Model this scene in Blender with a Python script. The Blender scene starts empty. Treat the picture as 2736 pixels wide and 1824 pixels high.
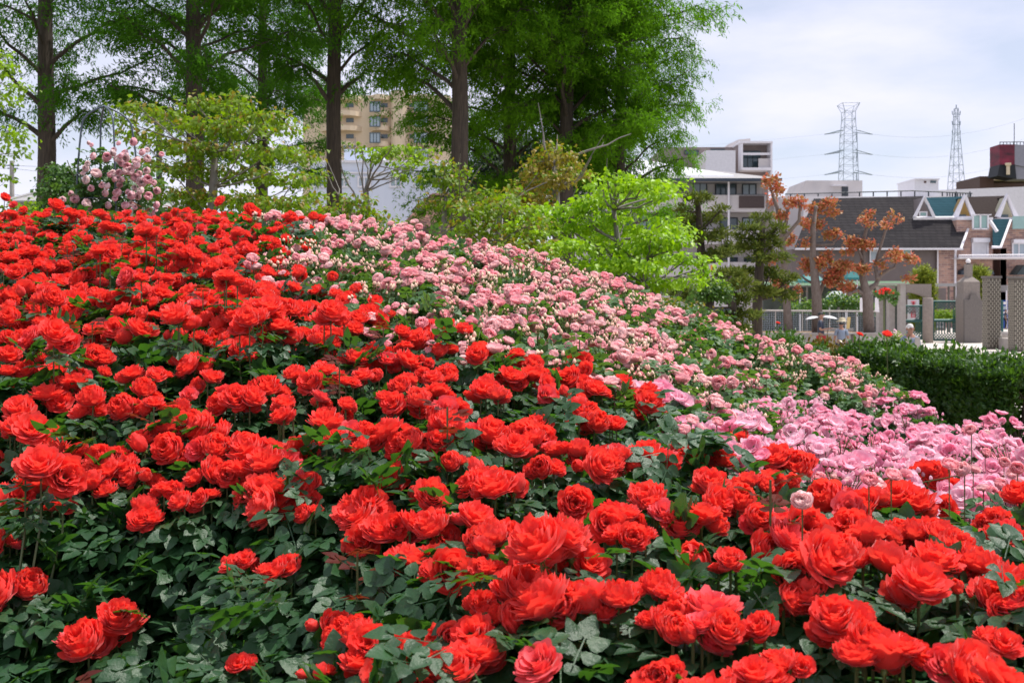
import bpy, math, random
import numpy as np
from mathutils import Vector, Matrix
R=math.radians
rng=np.random.default_rng(7); random.seed(7)
S=bpy.context.scene
COL=S.collection
# ---------------------------------------------------------------- camera, sky, sun, exposure
CH=2.3                                   # height of the lens above the plaza
cam=bpy.data.objects.new('camera',bpy.data.cameras.new('camera')); COL.objects.link(cam)
cam.location=(0,0,CH); cam.rotation_euler=(R(90),0,0)
cam.data.sensor_width=36; cam.data.lens=36; cam.data.shift_y=-122/2736
cam.data.clip_start=.05; cam.data.clip_end=3000
cam.data.dof.use_dof=True; cam.data.dof.focus_distance=4.2; cam.data.dof.aperture_fstop=8
S.camera=cam
SUN=Vector((.42,.16,1.0)).normalized()
W=bpy.data.worlds.new('World'); S.world=W; W.use_nodes=True
nt=W.node_tree; N=nt.nodes; L=nt.links; N.clear()
out=N.new('ShaderNodeOutputWorld'); bg=N.new('ShaderNodeBackground'); L.new(bg.outputs[0],out.inputs[0])
sky=N.new('ShaderNodeTexSky'); sky.sky_type='NISHITA'; sky.sun_disc=False
sky.sun_elevation=math.asin(SUN.z); sky.sun_rotation=math.atan2(SUN.x,SUN.y)
sky.dust_density=.6; sky.air_density=1.0
tc=N.new('ShaderNodeTexCoord'); mp=N.new('ShaderNodeMapping'); mp.inputs['Scale'].default_value=(1.0,1.0,3.2); L.new(tc.outputs['Generated'],mp.inputs[0])
mp.inputs['Location'].default_value=(.35,.2,.1)
nz=N.new('ShaderNodeTexNoise'); nz.inputs['Scale'].default_value=3.4; nz.inputs['Detail'].default_value=7; nz.inputs['Roughness'].default_value=.52; L.new(mp.outputs[0],nz.inputs['Vector'])
cr=N.new('ShaderNodeValToRGB'); cr.color_ramp.elements[0].position=.36; cr.color_ramp.elements[0].color=(.52,.52,.52,1); cr.color_ramp.elements[1].position=.60; cr.color_ramp.elements[1].color=(1,1,1,1); L.new(nz.outputs[0],cr.inputs[0])
mx=N.new('ShaderNodeMix'); mx.data_type='RGBA'; L.new(cr.outputs[0],mx.inputs[0]); L.new(sky.outputs[0],mx.inputs[6]); mx.inputs[7].default_value=(7.7,7.75,9.15,1)
L.new(mx.outputs[2],bg.inputs[0]); bg.inputs[1].default_value=.1
sl=bpy.data.lights.new('sun','SUN'); sl.energy=4.2; sl.angle=R(.6); sl.color=(1,.95,.88)
so=bpy.data.objects.new('sun',sl); COL.objects.link(so); so.rotation_euler=SUN.to_track_quat('Z','Y').to_euler()
S.view_settings.view_transform='Standard'; S.view_settings.look='None'; S.view_settings.exposure=.30; S.view_settings.gamma=1
S.cycles.use_denoising=True
S.cycles.max_bounces=6; S.cycles.transmission_bounces=4; S.cycles.diffuse_bounces=3; S.cycles.glossy_bounces=2
# ---------------------------------------------------------------- helpers
def P(u,v,d): return Vector(((u-1368)/2736*d, d, CH-(v-790)/2736*d))
def PX(u,d): return (u-1368)/2736*d
def PZ(v,d): return CH-(v-790)/2736*d
def nd(nt,t,**k):
    n=nt.nodes.new(t)
    for a,b in k.items(): setattr(n,a,b)
    return n
def mat(name,c1,c2=None,rough=.7,scale=4,transl=0,tcol=None,island=False,objrand=False,metal=0,bump=0,brick=None,spec=.5,stretch=None,coat=0,emit=0):
    m=bpy.data.materials.new(name); m.use_nodes=True; nt=m.node_tree; L=nt.links
    p=nt.nodes['Principled BSDF']; o=nt.nodes['Material Output']
    p.inputs['Roughness'].default_value=rough; p.inputs['Metallic'].default_value=metal; p.inputs['Specular IOR Level'].default_value=spec
    p.inputs['Coat Weight'].default_value=coat; p.inputs['Coat Roughness'].default_value=.3
    c2=c2 or tuple(x*.8 for x in c1)
    if 'petal' in name: p.inputs['Sheen Weight'].default_value=.35; p.inputs['Sheen Roughness'].default_value=.4; p.inputs['Sheen Tint'].default_value=(1,.72,.72,1)
    tcn=nd(nt,'ShaderNodeTexCoord'); mpn=nd(nt,'ShaderNodeMapping'); L.new(tcn.outputs['Object'],mpn.inputs[0])
    if stretch: mpn.inputs['Scale'].default_value=stretch
    n=nd(nt,'ShaderNodeTexNoise'); n.inputs['Scale'].default_value=scale; n.inputs['Detail'].default_value=5; n.inputs['Roughness'].default_value=.6; L.new(mpn.outputs[0],n.inputs['Vector'])
    mx=nd(nt,'ShaderNodeMix',data_type='RGBA'); mx.inputs[6].default_value=(*c1,1); mx.inputs[7].default_value=(*c2,1)
    f=n.outputs[0]
    rm=nd(nt,'ShaderNodeMapRange'); rm.inputs[1].default_value=.3; rm.inputs[2].default_value=.7; L.new(f,rm.inputs[0]); f=rm.outputs[0]
    if island:
        g=nd(nt,'ShaderNodeNewGeometry'); ad=nd(nt,'ShaderNodeMath',operation='MULTIPLY_ADD'); L.new(g.outputs['Random Per Island'],ad.inputs[0]); ad.inputs[1].default_value=.75
        ml=nd(nt,'ShaderNodeMath',operation='MULTIPLY'); L.new(f,ml.inputs[0]); ml.inputs[1].default_value=.35; L.new(ml.outputs[0],ad.inputs[2]); f=ad.outputs[0]
    if objrand:
        g=nd(nt,'ShaderNodeObjectInfo'); ad=nd(nt,'ShaderNodeMath',operation='MULTIPLY_ADD'); L.new(g.outputs['Random'],ad.inputs[0]); ad.inputs[1].default_value=.8
        ml=nd(nt,'ShaderNodeMath',operation='MULTIPLY'); L.new(f,ml.inputs[0]); ml.inputs[1].default_value=.3; L.new(ml.outputs[0],ad.inputs[2]); f=ad.outputs[0]
    L.new(f,mx.inputs[0]); col=mx.outputs[2]
    if brick:
        # brick=(colour a, colour b, mortar, width, height, mortar size, axes) axes 'xz' for walls facing us
        bt=nd(nt,'ShaderNodeTexBrick'); a,b,mo,w,h,ms=brick[:6]
        sp=nd(nt,'ShaderNodeSeparateXYZ'); L.new(tcn.outputs['Object'],sp.inputs[0]); cb=nd(nt,'ShaderNodeCombineXYZ')
        ad=nd(nt,'ShaderNodeMath',operation='ADD'); L.new(sp.outputs[0],ad.inputs[0]); L.new(sp.outputs[1],ad.inputs[1]); L.new(ad.outputs[0],cb.inputs[0]); L.new(sp.outputs[2],cb.inputs[1])
        L.new(cb.outputs[0],bt.inputs['Vector']); bt.inputs['Scale'].default_value=1; bt.inputs['Brick Width'].default_value=w; bt.inputs['Row Height'].default_value=h; bt.inputs['Mortar Size'].default_value=ms
        bt.inputs['Bias'].default_value=-.1; bt.inputs['Color1'].default_value=(*a,1); bt.inputs['Color2'].default_value=(*b,1); bt.inputs['Mortar'].default_value=(*mo,1)
        mu=nd(nt,'ShaderNodeMix',data_type='RGBA'); mu.inputs[0].default_value=.35; L.new(bt.outputs[0],mu.inputs[6]); L.new(col,mu.inputs[7]); col=mu.outputs[2]
    L.new(col,p.inputs['Base Color'])
    if bump:
        bp=nd(nt,'ShaderNodeBump'); bp.inputs['Strength'].default_value=bump; bp.inputs['Distance'].default_value=.02; L.new(n.outputs[0],bp.inputs['Height']); L.new(bp.outputs[0],p.inputs['Normal'])
    if emit: p.inputs['Emission Color'].default_value=(*c1,1); p.inputs['Emission Strength'].default_value=emit
    if transl:
        t=nd(nt,'ShaderNodeBsdfTranslucent'); ms=nd(nt,'ShaderNodeMixShader'); ms.inputs[0].default_value=transl
        if tcol: t.inputs[0].default_value=(*tcol,1)
        else: L.new(col,t.inputs[0])
        L.new(p.outputs[0],ms.inputs[1]); L.new(t.outputs[0],ms.inputs[2]); L.new(ms.outputs[0],o.inputs[0])
    return m
def flat(name,c,rough=.6,**k): return mat(name,c,tuple(min(1,x*.88) for x in c),rough,**k)
M={}
M['red']=mat('red petal',(.93,.034,.028),(1.0,.10,.085),.6,transl=.45,tcol=(1,.085,.05),objrand=True,scale=18,spec=.35)
M['red2']=mat('faded red petal',(.90,.05,.07),(.95,.16,.18),.5,transl=.4,tcol=(1,.08,.06),objrand=True,scale=18,spec=.35)
M['pink']=mat('soft pink petal',(1.0,.42,.49),(1.0,.75,.74),.6,transl=.58,objrand=True,scale=25,spec=.3)
M['hot']=mat('rose pink petal',(1.0,.38,.55),(1,.74,.82),.6,transl=.58,objrand=True,scale=25,spec=.3)
M['climb']=mat('climbing pink petal',(1.0,.58,.66),(1.0,.88,.86),.6,transl=.5,objrand=True,scale=25,spec=.3)
M['stamen']=flat('yellow stamen',(.75,.5,.12))
M['rleaf']=mat('rose leaf',(.012,.050,.018),(.034,.098,.034),.44,transl=.26,tcol=(.11,.32,.02),island=True,scale=60,spec=.5,bump=.25)
M['rleaf2']=mat('lighter rose leaf',(.028,.095,.028),(.08,.18,.05),.5,transl=.30,tcol=(.16,.33,.03),island=True,scale=60,spec=.5,bump=.25)
M['young']=mat('young red leaf',(.07,.012,.014),(.13,.03,.012),.6,transl=.35,tcol=(.32,.05,.015),island=True,spec=.15)
M['cane']=mat('rose cane',(.07,.12,.03),(.11,.10,.04),.5,scale=30)
M['sepal']=mat('sepal green',(.10,.17,.03),(.15,.2,.05),.5,transl=.2)
M['bud']=mat('pink bud',(.98,.55,.42),(1,.78,.58),.5,transl=.2,objrand=True)
M['soil']=mat('bark mulch soil',(.12,.075,.045),(.30,.20,.12),.95,scale=40,bump=.9)
M['paving']=mat('pale plaza paving',(.50,.45,.41),(.58,.53,.48),.9,scale=1.2)
M['lawn']=mat('far ground',(.10,.13,.05),(.2,.18,.1),.95,scale=.4)
M['bark']=mat('dark grooved bark',(.030,.023,.018),(.085,.064,.048),.9,scale=6,stretch=(5,5,.5),bump=.8)
M['greybark']=mat('smooth grey bark',(.14,.125,.11),(.24,.22,.2),.85,scale=8,bump=.3)
M['polbark']=mat('pollard bark',(.13,.10,.085),(.22,.18,.16),.9,scale=7,stretch=(3,3,1),bump=.5)
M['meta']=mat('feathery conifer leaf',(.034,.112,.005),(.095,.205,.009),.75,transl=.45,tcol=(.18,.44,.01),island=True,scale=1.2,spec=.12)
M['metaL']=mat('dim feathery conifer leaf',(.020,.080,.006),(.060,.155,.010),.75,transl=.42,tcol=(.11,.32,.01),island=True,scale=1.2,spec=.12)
M['dog']=mat('dogwood leaf',(.095,.19,.005),(.18,.27,.008),.55,transl=.42,tcol=(.27,.46,.006),island=True,scale=1.5)
M['dogo']=mat('dogwood leaf bronze',(.14,.17,.012),(.34,.20,.02),.5,transl=.36,tcol=(.36,.34,.015),island=True,scale=1.5)
M['lime']=mat('lime maple leaf',(.19,.38,.005),(.32,.50,.01),.45,transl=.42,tcol=(.40,.68,.01),island=True,scale=1.5)
M['pine']=mat('pine needle',(.055,.11,.014),(.20,.23,.035),.7,transl=.3,spec=.15,island=True,scale=2)
M['orange']=mat('orange young leaf',(.78,.16,.12),(.30,.24,.05),.5,transl=.3,island=True,scale=2.5)
M['holly']=mat('hedge leaf',(.020,.062,.014),(.065,.150,.022),.45,transl=.24,tcol=(.16,.36,.02),island=True,scale=2,spec=.45)
M['bronze']=mat('bronze hedge leaf',(.10,.13,.015),(.26,.15,.02),.35,transl=.25,island=True,scale=2)
M['cypress']=mat('cypress leaf',(.14,.22,.015),(.34,.38,.03),.7,transl=.2,island=True,scale=2)
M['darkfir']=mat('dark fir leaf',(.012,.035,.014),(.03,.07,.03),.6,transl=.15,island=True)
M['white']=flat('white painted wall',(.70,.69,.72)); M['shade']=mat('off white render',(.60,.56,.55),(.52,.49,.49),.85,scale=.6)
M['lav']=mat('pale blue white cladding',(.66,.70,.80),(.60,.65,.76),.7,scale=.5,stretch=(6,6,.3))
M['beige']=mat('beige render',(.74,.60,.43),(.66,.53,.38),.85,scale=.3)
M['taupe']=flat('taupe cladding',(.25,.20,.19)); M['greige']=flat('grey brown siding',(.16,.13,.125))
M['roofw']=flat('pale metal roof',(.80,.80,.84),.5); M['solar']=flat('solar sheet roof',(.62,.66,.74),.35); M['eave']=flat('dark blue eave',(.03,.045,.07))
M['roofg']=mat('grey slate roof',(.044,.042,.045),(.058,.054,.056),.95,spec=.05,scale=3,brick=((.050,.046,.048),(.032,.030,.033),(.014,.013,.013),.5,.22,.025)); M['rooft']=mat('teal roof',(.022,.062,.080),(.030,.075,.095),.95,spec=.05,scale=3,brick=((.026,.070,.09),(.020,.056,.072),(.010,.03,.04),.6,.22,.02))
M['roofd']=mat('dark roof',(.036,.028,.026),(.055,.044,.04),.95,spec=.05,scale=8)
M['terra']=mat('terracotta tile roof',(.30,.13,.10),(.22,.10,.08),.8,scale=4,brick=((.32,.15,.12),(.24,.11,.09),(.08,.04,.035),.28,.20,.035))
M['greyroof']=flat('light grey roof',(.34,.33,.33),.8)
M['brick']=mat('mixed pink brick',(.50,.30,.24),(.22,.14,.14),.95,scale=3.2,spec=.1,brick=((.56,.34,.26),(.20,.13,.14),(.5,.42,.37),.46,.16,.02))
M['trim']=flat('white trim',(.78,.76,.80)); M['glass']=flat('window glass',(.05,.085,.10),.12,spec=.8); M['glassg']=flat('frosted green glass',(.30,.46,.44),.25); M['curtain']=flat('curtained glass',(.38,.46,.52),.3)
M['frame']=flat('dark window frame',(.04,.05,.06)); M['brownrail']=flat('brown balcony slats',(.10,.07,.065)); M['yellow']=flat('yellow gable',(.40,.25,.07)); M['cream']=flat('cream gable',(.5,.47,.33))
M['steel']=flat('hazed galvanised lattice steel',(.36,.42,.50),.6); M['wire']=flat('wire',(.5,.55,.62))  # steel is paled to blue-grey: distance haze on the pylons painted into its colour
M['conc']=mat('rough concrete',(.30,.26,.23),(.22,.19,.17),.95,scale=14,bump=.5); M['conc2']=mat('pale concrete',(.42,.39,.36),(.34,.31,.29),.95,scale=6)
M['conc3']=mat('grey concrete',(.20,.18,.165),(.15,.135,.125),.95,scale=14,bump=.5)
M['gate']=flat('dark green gate',(.015,.10,.09),.5); M['pillar']=flat('patterned pillar base',(.105,.09,.072)); M['notch']=flat('pale pillar notch',(.40,.37,.30))
M['obel']=flat('blue grey steel tube',(.10,.13,.16),.45,metal=.3)
M['lampg']=flat('lamp globe',(.85,.83,.85),.3); M['mint']=flat('mint canopy',(.42,.66,.42)); M['tealaw']=flat('teal awning',(.03,.22,.22)); M['whiteaw']=flat('white awning',(.80,.84,.84))
M['skin']=flat('skin',(.36,.18,.12),.6); M['skin2']=flat('darker skin',(.36,.19,.13),.5); M['hairw']=flat('white hair',(.72,.70,.68)); M['hairb']=flat('black hair',(.02,.018,.018)); M['shirtw']=flat('white shirt',(.82,.82,.86)); M['navy']=flat('navy cloth',(.02,.03,.06)); M['redc']=flat('red trousers',(.45,.02,.03)); M['beigec']=flat('khaki vest',(.40,.37,.33)); M['hatc']=flat('straw hat',(.42,.36,.24)); M['denim']=flat('blue grey shirt',(.22,.27,.36))
M['umb']=flat('white parasol cloth',(.85,.86,.9),transl=.3); M['black']=flat('black',(.012,.014,.02)); M['blue']=flat('blue kiosk',(.01,.06,.35)); M['paper']=flat('white paper',(.85,.83,.85)); M['ink']=flat('red ink',(.75,.02,.06)); M['wood']=flat('yellow wood',(.62,.45,.18)); M['crim']=flat('crimson billboard',(.30,.02,.05)); M['crimd']=flat('dark billboard',(.03,.012,.02)); M['ochre']=flat('orange sign',(.85,.36,.04)); M['bbgrey']=flat('grey billboard',(.30,.29,.34)); M['brownb']=flat('dark brown wall',(.09,.045,.035))

def link(o,parent=None):
    COL.objects.link(o)
    if parent is not None:
        o.parent=parent; o.matrix_parent_inverse=Matrix.Translation(-parent.location)
    return o
def tag(o,label=None,cat=None,group=None,kind=None):
    if label: o['label']=label
    if cat: o['category']=cat
    if group: o['group']=group
    if kind: o['kind']=kind
    return o
def empty(name,loc,label,cat,group=None):
    o=bpy.data.objects.new(name,None); o.location=loc; COL.objects.link(o); return tag(o,label,cat,group)
def npmesh(name,V,F,mats,mi=None,smooth=False):
    """V (n,3), F (m,3) triangles"""
    me=bpy.data.meshes.new(name); V=np.asarray(V,dtype=np.float32); F=np.asarray(F,dtype=np.int32); k=F.shape[1]
    me.vertices.add(len(V)); me.vertices.foreach_set('co',V.ravel())
    me.loops.add(F.size); me.loops.foreach_set('vertex_index',F.ravel())
    me.polygons.add(len(F)); me.polygons.foreach_set('loop_start',np.arange(0,F.size,k,dtype=np.int32)); me.polygons.foreach_set('loop_total',np.full(len(F),k,dtype=np.int32))
    if mi is not None: me.polygons.foreach_set('material_index',np.asarray(mi,dtype=np.int32))
    if smooth: me.polygons.foreach_set('use_smooth',np.ones(len(F),dtype=bool))
    for m in mats: me.materials.append(m)
    me.update(calc_edges=True); me.validate(); return me
class MB:
    def __init__(s): s.v=[]; s.f=[]; s.m=[]; s.k=0
    def add(s,vs,fs):
        o=len(s.v); s.v+= [tuple(x) for x in vs]; s.f+=[tuple(i+o for i in f) for f in fs]; s.m+=[s.k]*len(fs); return s
    def box(s,x0,x1,y0,y1,z0,z1):
        return s.add([(x0,y0,z0),(x1,y0,z0),(x1,y1,z0),(x0,y1,z0),(x0,y0,z1),(x1,y0,z1),(x1,y1,z1),(x0,y1,z1)],[(0,3,2,1),(4,5,6,7),(0,1,5,4),(1,2,6,5),(2,3,7,6),(3,0,4,7)])
    def prism(s,poly,y0,y1):
        """poly of (x,z), extruded in y"""
        n=len(poly); vs=[(x,y0,z) for x,z in poly]+[(x,y1,z) for x,z in poly]
        return s.add(vs,[tuple(range(n)),tuple(range(2*n-1,n-1,-1))]+[(i,i+n,(i+1)%n+n,(i+1)%n) for i in range(n)])
    def tube(s,pts,rad,n=6,cap=True):
        pts=[Vector(p) for p in pts]; m=len(pts)
        if not hasattr(rad,'__len__'): rad=[rad]*m
        vs=[]; up=Vector((.13,.31,.94))
        for i,p in enumerate(pts):
            t=(pts[min(i+1,m-1)]-pts[max(i-1,0)]); t=t.normalized() if t.length>1e-9 else Vector((0,0,1))
            a=t.cross(up); 
            if a.length<.1: a=t.cross(Vector((1,0,0)))
            a.normalize(); b=t.cross(a)
            for j in range(n):
                q=2*math.pi*j/n; vs.append(p+(a*math.cos(q)+b*math.sin(q))*rad[i])
        fs=[(i*n+j,i*n+(j+1)%n,(i+1)*n+(j+1)%n,(i+1)*n+j) for i in range(m-1) for j in range(n)]
        if cap: fs+=[tuple(range(n-1,-1,-1)),tuple((m-1)*n+j for j in range(n))]
        return s.add(vs,fs)
    def lathe(s,cx,cy,prof,n=16,sx=1,sy=1):
        vs=[(cx+r*sx*math.cos(2*math.pi*j/n),cy+r*sy*math.sin(2*math.pi*j/n),z) for r,z in prof for j in range(n)]; m=len(prof)
        fs=[(i*n+j,i*n+(j+1)%n,(i+1)*n+(j+1)%n,(i+1)*n+j) for i in range(m-1) for j in range(n)]+[tuple(range(n-1,-1,-1)),tuple((m-1)*n+j for j in range(n))]
        return s.add(vs,fs)
    def ball(s,c,r,n=10,sz=1):
        c=Vector(c); return s.lathe(c.x,c.y,[(max(1e-3,r*math.sin(math.pi*i/n)),c.z-r*sz*math.cos(math.pi*i/n)) for i in range(n+1)],n+4)
    def mesh(s,name,mats,smooth=False):
        me=bpy.data.meshes.new(name); me.from_pydata(s.v,[],s.f); 
        for m in (mats if isinstance(mats,(list,tuple)) else [mats]): me.materials.append(m)
        me.polygons.foreach_set('material_index',s.m)
        if smooth: me.polygons.foreach_set('use_smooth',[True]*len(s.f))
        me.update(); return me
    def build(s,name,mats,parent=None,smooth=False): return link(bpy.data.objects.new(name,s.mesh(name,mats,smooth)),parent)
def unit(a): return a/np.maximum(1e-9,np.linalg.norm(a,axis=-1,keepdims=True))
def frames(D,U):
    """rotation matrices whose y axis is D and z axis is near U"""
    y=unit(D); x=unit(np.cross(y,U)); z=np.cross(x,y); return np.stack([x,y,z],axis=-1)
def batch(TV,TF,pos,Rm,sc):
    n=len(pos); V=np.einsum('nij,kj->nki',Rm,TV)*np.asarray(sc).reshape(-1,1,1)+pos[:,None,:]
    F=(TF[None]+(np.arange(n)*len(TV))[:,None,None]); return V.reshape(-1,3),F.reshape(-1,TF.shape[1])
def leaflet(w=.36,st=4,fold=.10,droop=.18,p=.62):
    ys=np.linspace(0,1,st+1); V=[]; F=[]
    for k_,y in enumerate(ys):
        h=w*(1+(.05 if k_%2 else -.05)*(st>6))*math.sin(math.pi*min(1,max(0,y))**p*1.0)**.85 if 0<y<1 else 0
        z=-droop*y*y; V+=[(-h,y,z+fold*h/w),(0,y,z),(h,y,z+fold*h/w)]
    for i in range(st):
        a=3*i; b=a+3
        if i>0: F+=[(a,a+1,b),(a+1,b+1,b) if i<st-1 else (a,a+1,b+1),(a+1,a+2,b+1),(a+2,b+2,b+1)]
        else: F+=[(a+1,b+1,b),(a+1,b+2,b+1)]
    F=[f for f in F if len(set(f))==3]; return np.array(V),np.array(F)
def merge(parts):
    V=[];F=[];o=0
    for v,f in parts: V.append(v);F.append(np.asarray(f)+o);o+=len(v)
    return np.concatenate(V),np.concatenate(F)
def compound():
    lv,lf=leaflet(.40,9); out=[]
    for (x,y,a,s) in [(0,.62,0,.50),(.05,.55,58,.42),(-.05,.55,-58,.42),(.05,.24,66,.34),(-.05,.24,-66,.34)]:
        c,q=math.cos(R(-a)),math.sin(R(-a)); m=np.array([[c,-q,0],[q,c,0],[0,0,1]]); out.append((lv@m.T*s+np.array([x,y,-.03*y]),lf))
    w=.012; out.append((np.array([(-w,0,0),(w,0,0),(w,.7,-.03),(-w,.7,-.03)]),np.array([(0,1,2),(0,2,3)])))
    return merge(out)
COMP=compound(); LEAF=leaflet(.30,3); SLIM=leaflet(.16,2,.02,.25); OVAL=leaflet(.34,3,.08,.25)
def rdir(n,zbias=0):
    a=rng.normal(size=(n,3)); a[:,2]+=zbias; return unit(a)
# ---------------------------------------------------------------- the lie of the land
CP=[(100,1790,2.7),(400,1560,2.9),(100,1350,3.05),(700,1740,2.5),(1300,1790,1.95),(1300,1500,2.3),(1800,1570,2.1),(2500,1720,1.85),(2500,1500,2.2),(100,1130,3.6),(500,1150,3.3),(900,1200,3.1),(1300,1330,2.7),(1800,1330,2.7),(2300,1440,2.5),(2700,1480,2.35),
(50,950,4.1),(500,1000,3.9),(1000,1080,3.6),(1500,1160,3.4),(1900,1250,3.0),(100,765,5.2),(600,815,4.8),(1100,915,4.4),(80,600,7.6),(500,592,7.9),(800,605,7.6),(300,665,6.3),
(1000,715,6.3),(1400,820,5.3),(1700,1020,4.4),(1000,632,8.1),(1300,680,7.9),(1600,770,7.6),(1850,890,7.3),(2100,940,8.5),(2300,1000,8.8),(2000,1060,7.2),(2030,1260,4.3),(2300,1180,5.6),(2500,1110,7.2),(2700,1150,7.2),(2700,1230,5.0)]
CPW=[tuple(P(*c)) for c in CP]+[(-3,9.6,2.75),(-6,9.6,2.75),(-1,9.8,2.6),(1.5,9.8,1.9),(4,10.2,1.0),(7,9,.85),(6,5,1.5),(0,0,1.5),(-1.5,.3,1.35),(2,.3,1.5),(-4,2.5,1.75),(-7,6,2.7),(-6,4,2.3),(4,2.5,1.6)]
cpx=np.array([(a,b) for a,b,c in CPW]); cpz=np.array([c for a,b,c in CPW])
def tk(r2): return np.where(r2>0,.5*r2*np.log(np.maximum(r2,1e-12)),0)
_n=len(cpx); A=np.zeros((_n+3,_n+3)); A[:_n,:_n]=tk(((cpx[:,None]-cpx[None])**2).sum(-1))+np.eye(_n)*.25
A[:_n,_n]=1; A[:_n,_n+1:]=cpx; A[_n,:_n]=1; A[_n+1:,:_n]=cpx.T
_w=np.linalg.solve(A,np.concatenate([cpz,[0,0,0]]))
def canopy(x,y):
    x=np.atleast_1d(np.asarray(x,float)); y=np.atleast_1d(np.asarray(y,float))
    q=np.stack([x,y],-1); k=tk(((q[:,None]-cpx[None])**2).sum(-1)); return k@_w[:_n]+_w[_n]+q@_w[_n+1:]
def sst(a,b,x):
    t=np.clip((x-a)/(b-a),0,1); return t*t*(3-2*t)
def ground(x,y):
    x=np.atleast_1d(np.asarray(x,float)); y=np.atleast_1d(np.asarray(y,float))
    xc=np.clip(x,-7,6.5); yc=np.clip(y,0,10); g=canopy(xc,yc)-.70
    k=1-sst(9.8,15,y); k=k*(1-sst(7,11,x))*(1-sst(-14,-8,-(-x)) if False else 1); k=k*(1-sst(7.5,12,-x))
    return np.maximum(g,0)*k-.06*(1-k)
g1=lambda x,y: float(ground(x,y)[0])
c1=lambda x,y: float(canopy(x,y)[0])
def hit(u,v):
    ds=np.arange(1.3,10.5,.04); xs=(u-1368)/2736*ds; zs=CH-(v-790)/2736*ds; c=canopy(xs,ds); i=np.nonzero(zs<=c)[0]
    return float(ds[i[0]]) if len(i) else None
# ground sheets
xs=np.concatenate([np.linspace(-14,-7,24),np.arange(-6.9,6.6,.09),np.linspace(6.7,12,20)]); ys=np.concatenate([np.arange(-2,10.6,.09),np.linspace(10.7,16,30)])
X,Y=np.meshgrid(xs,ys); Z=ground(X.ravel(),Y.ravel())+rng.normal(0,.008,X.size)
V=np.stack([X.ravel(),Y.ravel(),Z],-1); nx=len(xs); ii,jj=np.meshgrid(np.arange(nx-1),np.arange(len(ys)-1)); a=(jj*nx+ii).ravel()
F=np.stack([a,a+1,a+nx+1,a+nx],-1)
o=link(bpy.data.objects.new('flower_bed_ground',npmesh('flower_bed_ground',V,F,[M['soil']],smooth=True))); tag(o,kind='structure')
m=MB(); m.box(-14,60,15.2,120,-.5,0); tag(m.build('plaza_paving',M['paving']),kind='structure')
m=MB(); m.add([(-1500,-300,-.08),(1500,-300,-.08),(1500,2500,-.08),(-1500,2500,-.08)],[(0,1,2,3)]); tag(m.build('ground',M['lawn']),kind='structure')
# ---------------------------------------------------------------- rose meshes
def petal(V,F,az,th,Ln,Wd,ruf,recurve,ph,z0=0,ns=5,nt_=6,r0=.02):
    base=len(V); r=r0; z=z0; prev=0; prof=[(r,z)]
    for i in range(1,ns+1):
        s=i/ns; ang=R(th+28*(1-s)**1.5-10+recurve*max(0,s-.55)**1.3*2.2); r+=math.sin(ang)*Ln/ns; z+=math.cos(ang)*Ln/ns; prof.append((r,z))
    for i in range(ns+1):
        s=i/ns
        for j in range(nt_+1):
            t=-1+2*j/nt_; k=s*(1-.16*t**4*s-.05*t*t*s); fi=k*ns; i0=min(ns-1,int(fi)); fr=fi-i0
            rr=prof[i0][0]*(1-fr)+prof[i0+1][0]*fr; zz=prof[i0][1]*(1-fr)+prof[i0+1][1]*fr
            w=Wd*(max(s,.02)**.42)*(1-.10*s**6); lx=w*t; rw=max(rr,.10)+.02; a=az+max(-1.5,min(1.5,lx/(rw+.10)))
            d=ruf*s*s*(math.sin(4.6*t+ph)+.5*math.sin(10*t+ph*2.3)); tl=(rw+.10)
            x=math.cos(a)*tl-math.cos(az)*(tl-rr); y=math.sin(a)*tl-math.sin(az)*(tl-rr)
            cr=math.cos(R(th)); x+=math.cos(a)*d*cr; y+=math.sin(a)*d*cr
            V.append((x,y,zz+d*math.sin(R(th))+.02*s*t*math.sin(ph)))
    for i in range(ns):
        for j in range(nt_):
            q=base+i*(nt_+1)+j; F.append((q,q+1,q+nt_+2,q+nt_+1))
def flower(name,layers,mats,seed,ruf=.05,rec=40,stamen=False,ns=5,nt_=6):
    rs=random.Random(seed); V=[];F=[]; a0=rs.random()*6
    for (c,th,Ln,Wd) in layers:
        a0+=.9
        for k in range(c):
            petal(V,F,a0+k*2*math.pi/c+rs.uniform(-.25,.25),th+rs.uniform(-9,9),Ln*rs.uniform(.88,1.1),Wd*rs.uniform(.88,1.1),ruf*rs.uniform(.6,1.3),rec*rs.uniform(.3,1.2),rs.random()*6.28,z0=rs.uniform(0,.02),ns=ns,nt_=nt_)
    mi=[0]*len(F); b=MB(); b.v=V; b.f=F; b.m=mi
    b.k=1 # calyx, sepals, short stalk
    b.lathe(0,0,[(.012,-.34),(.014,-.10),(.05,-.07),(.07,-.02),(.05,.04)],8)
    for k in range(5):
        a=k*1.2566+rs.random(); ca,sa=math.cos(a),math.sin(a)
        b.add([(ca*.04-sa*.04,sa*.04+ca*.04,-.01),(ca*.04+sa*.04,sa*.04-ca*.04,-.01),(ca*.2,sa*.2,-.06)],[(0,1,2)])
    if stamen:
        b.k=2; b.lathe(0,0,[(.07,.02),(.08,.10),(.04,.13)],8)
        for k in range(22):
            a=rs.random()*6.28; r=rs.uniform(.05,.15); b.tube([(math.cos(a)*.04,math.sin(a)*.04,.06),(math.cos(a)*r,math.sin(a)*r,.17)],.008,3)
    return b.mesh(name,mats,True)
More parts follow.
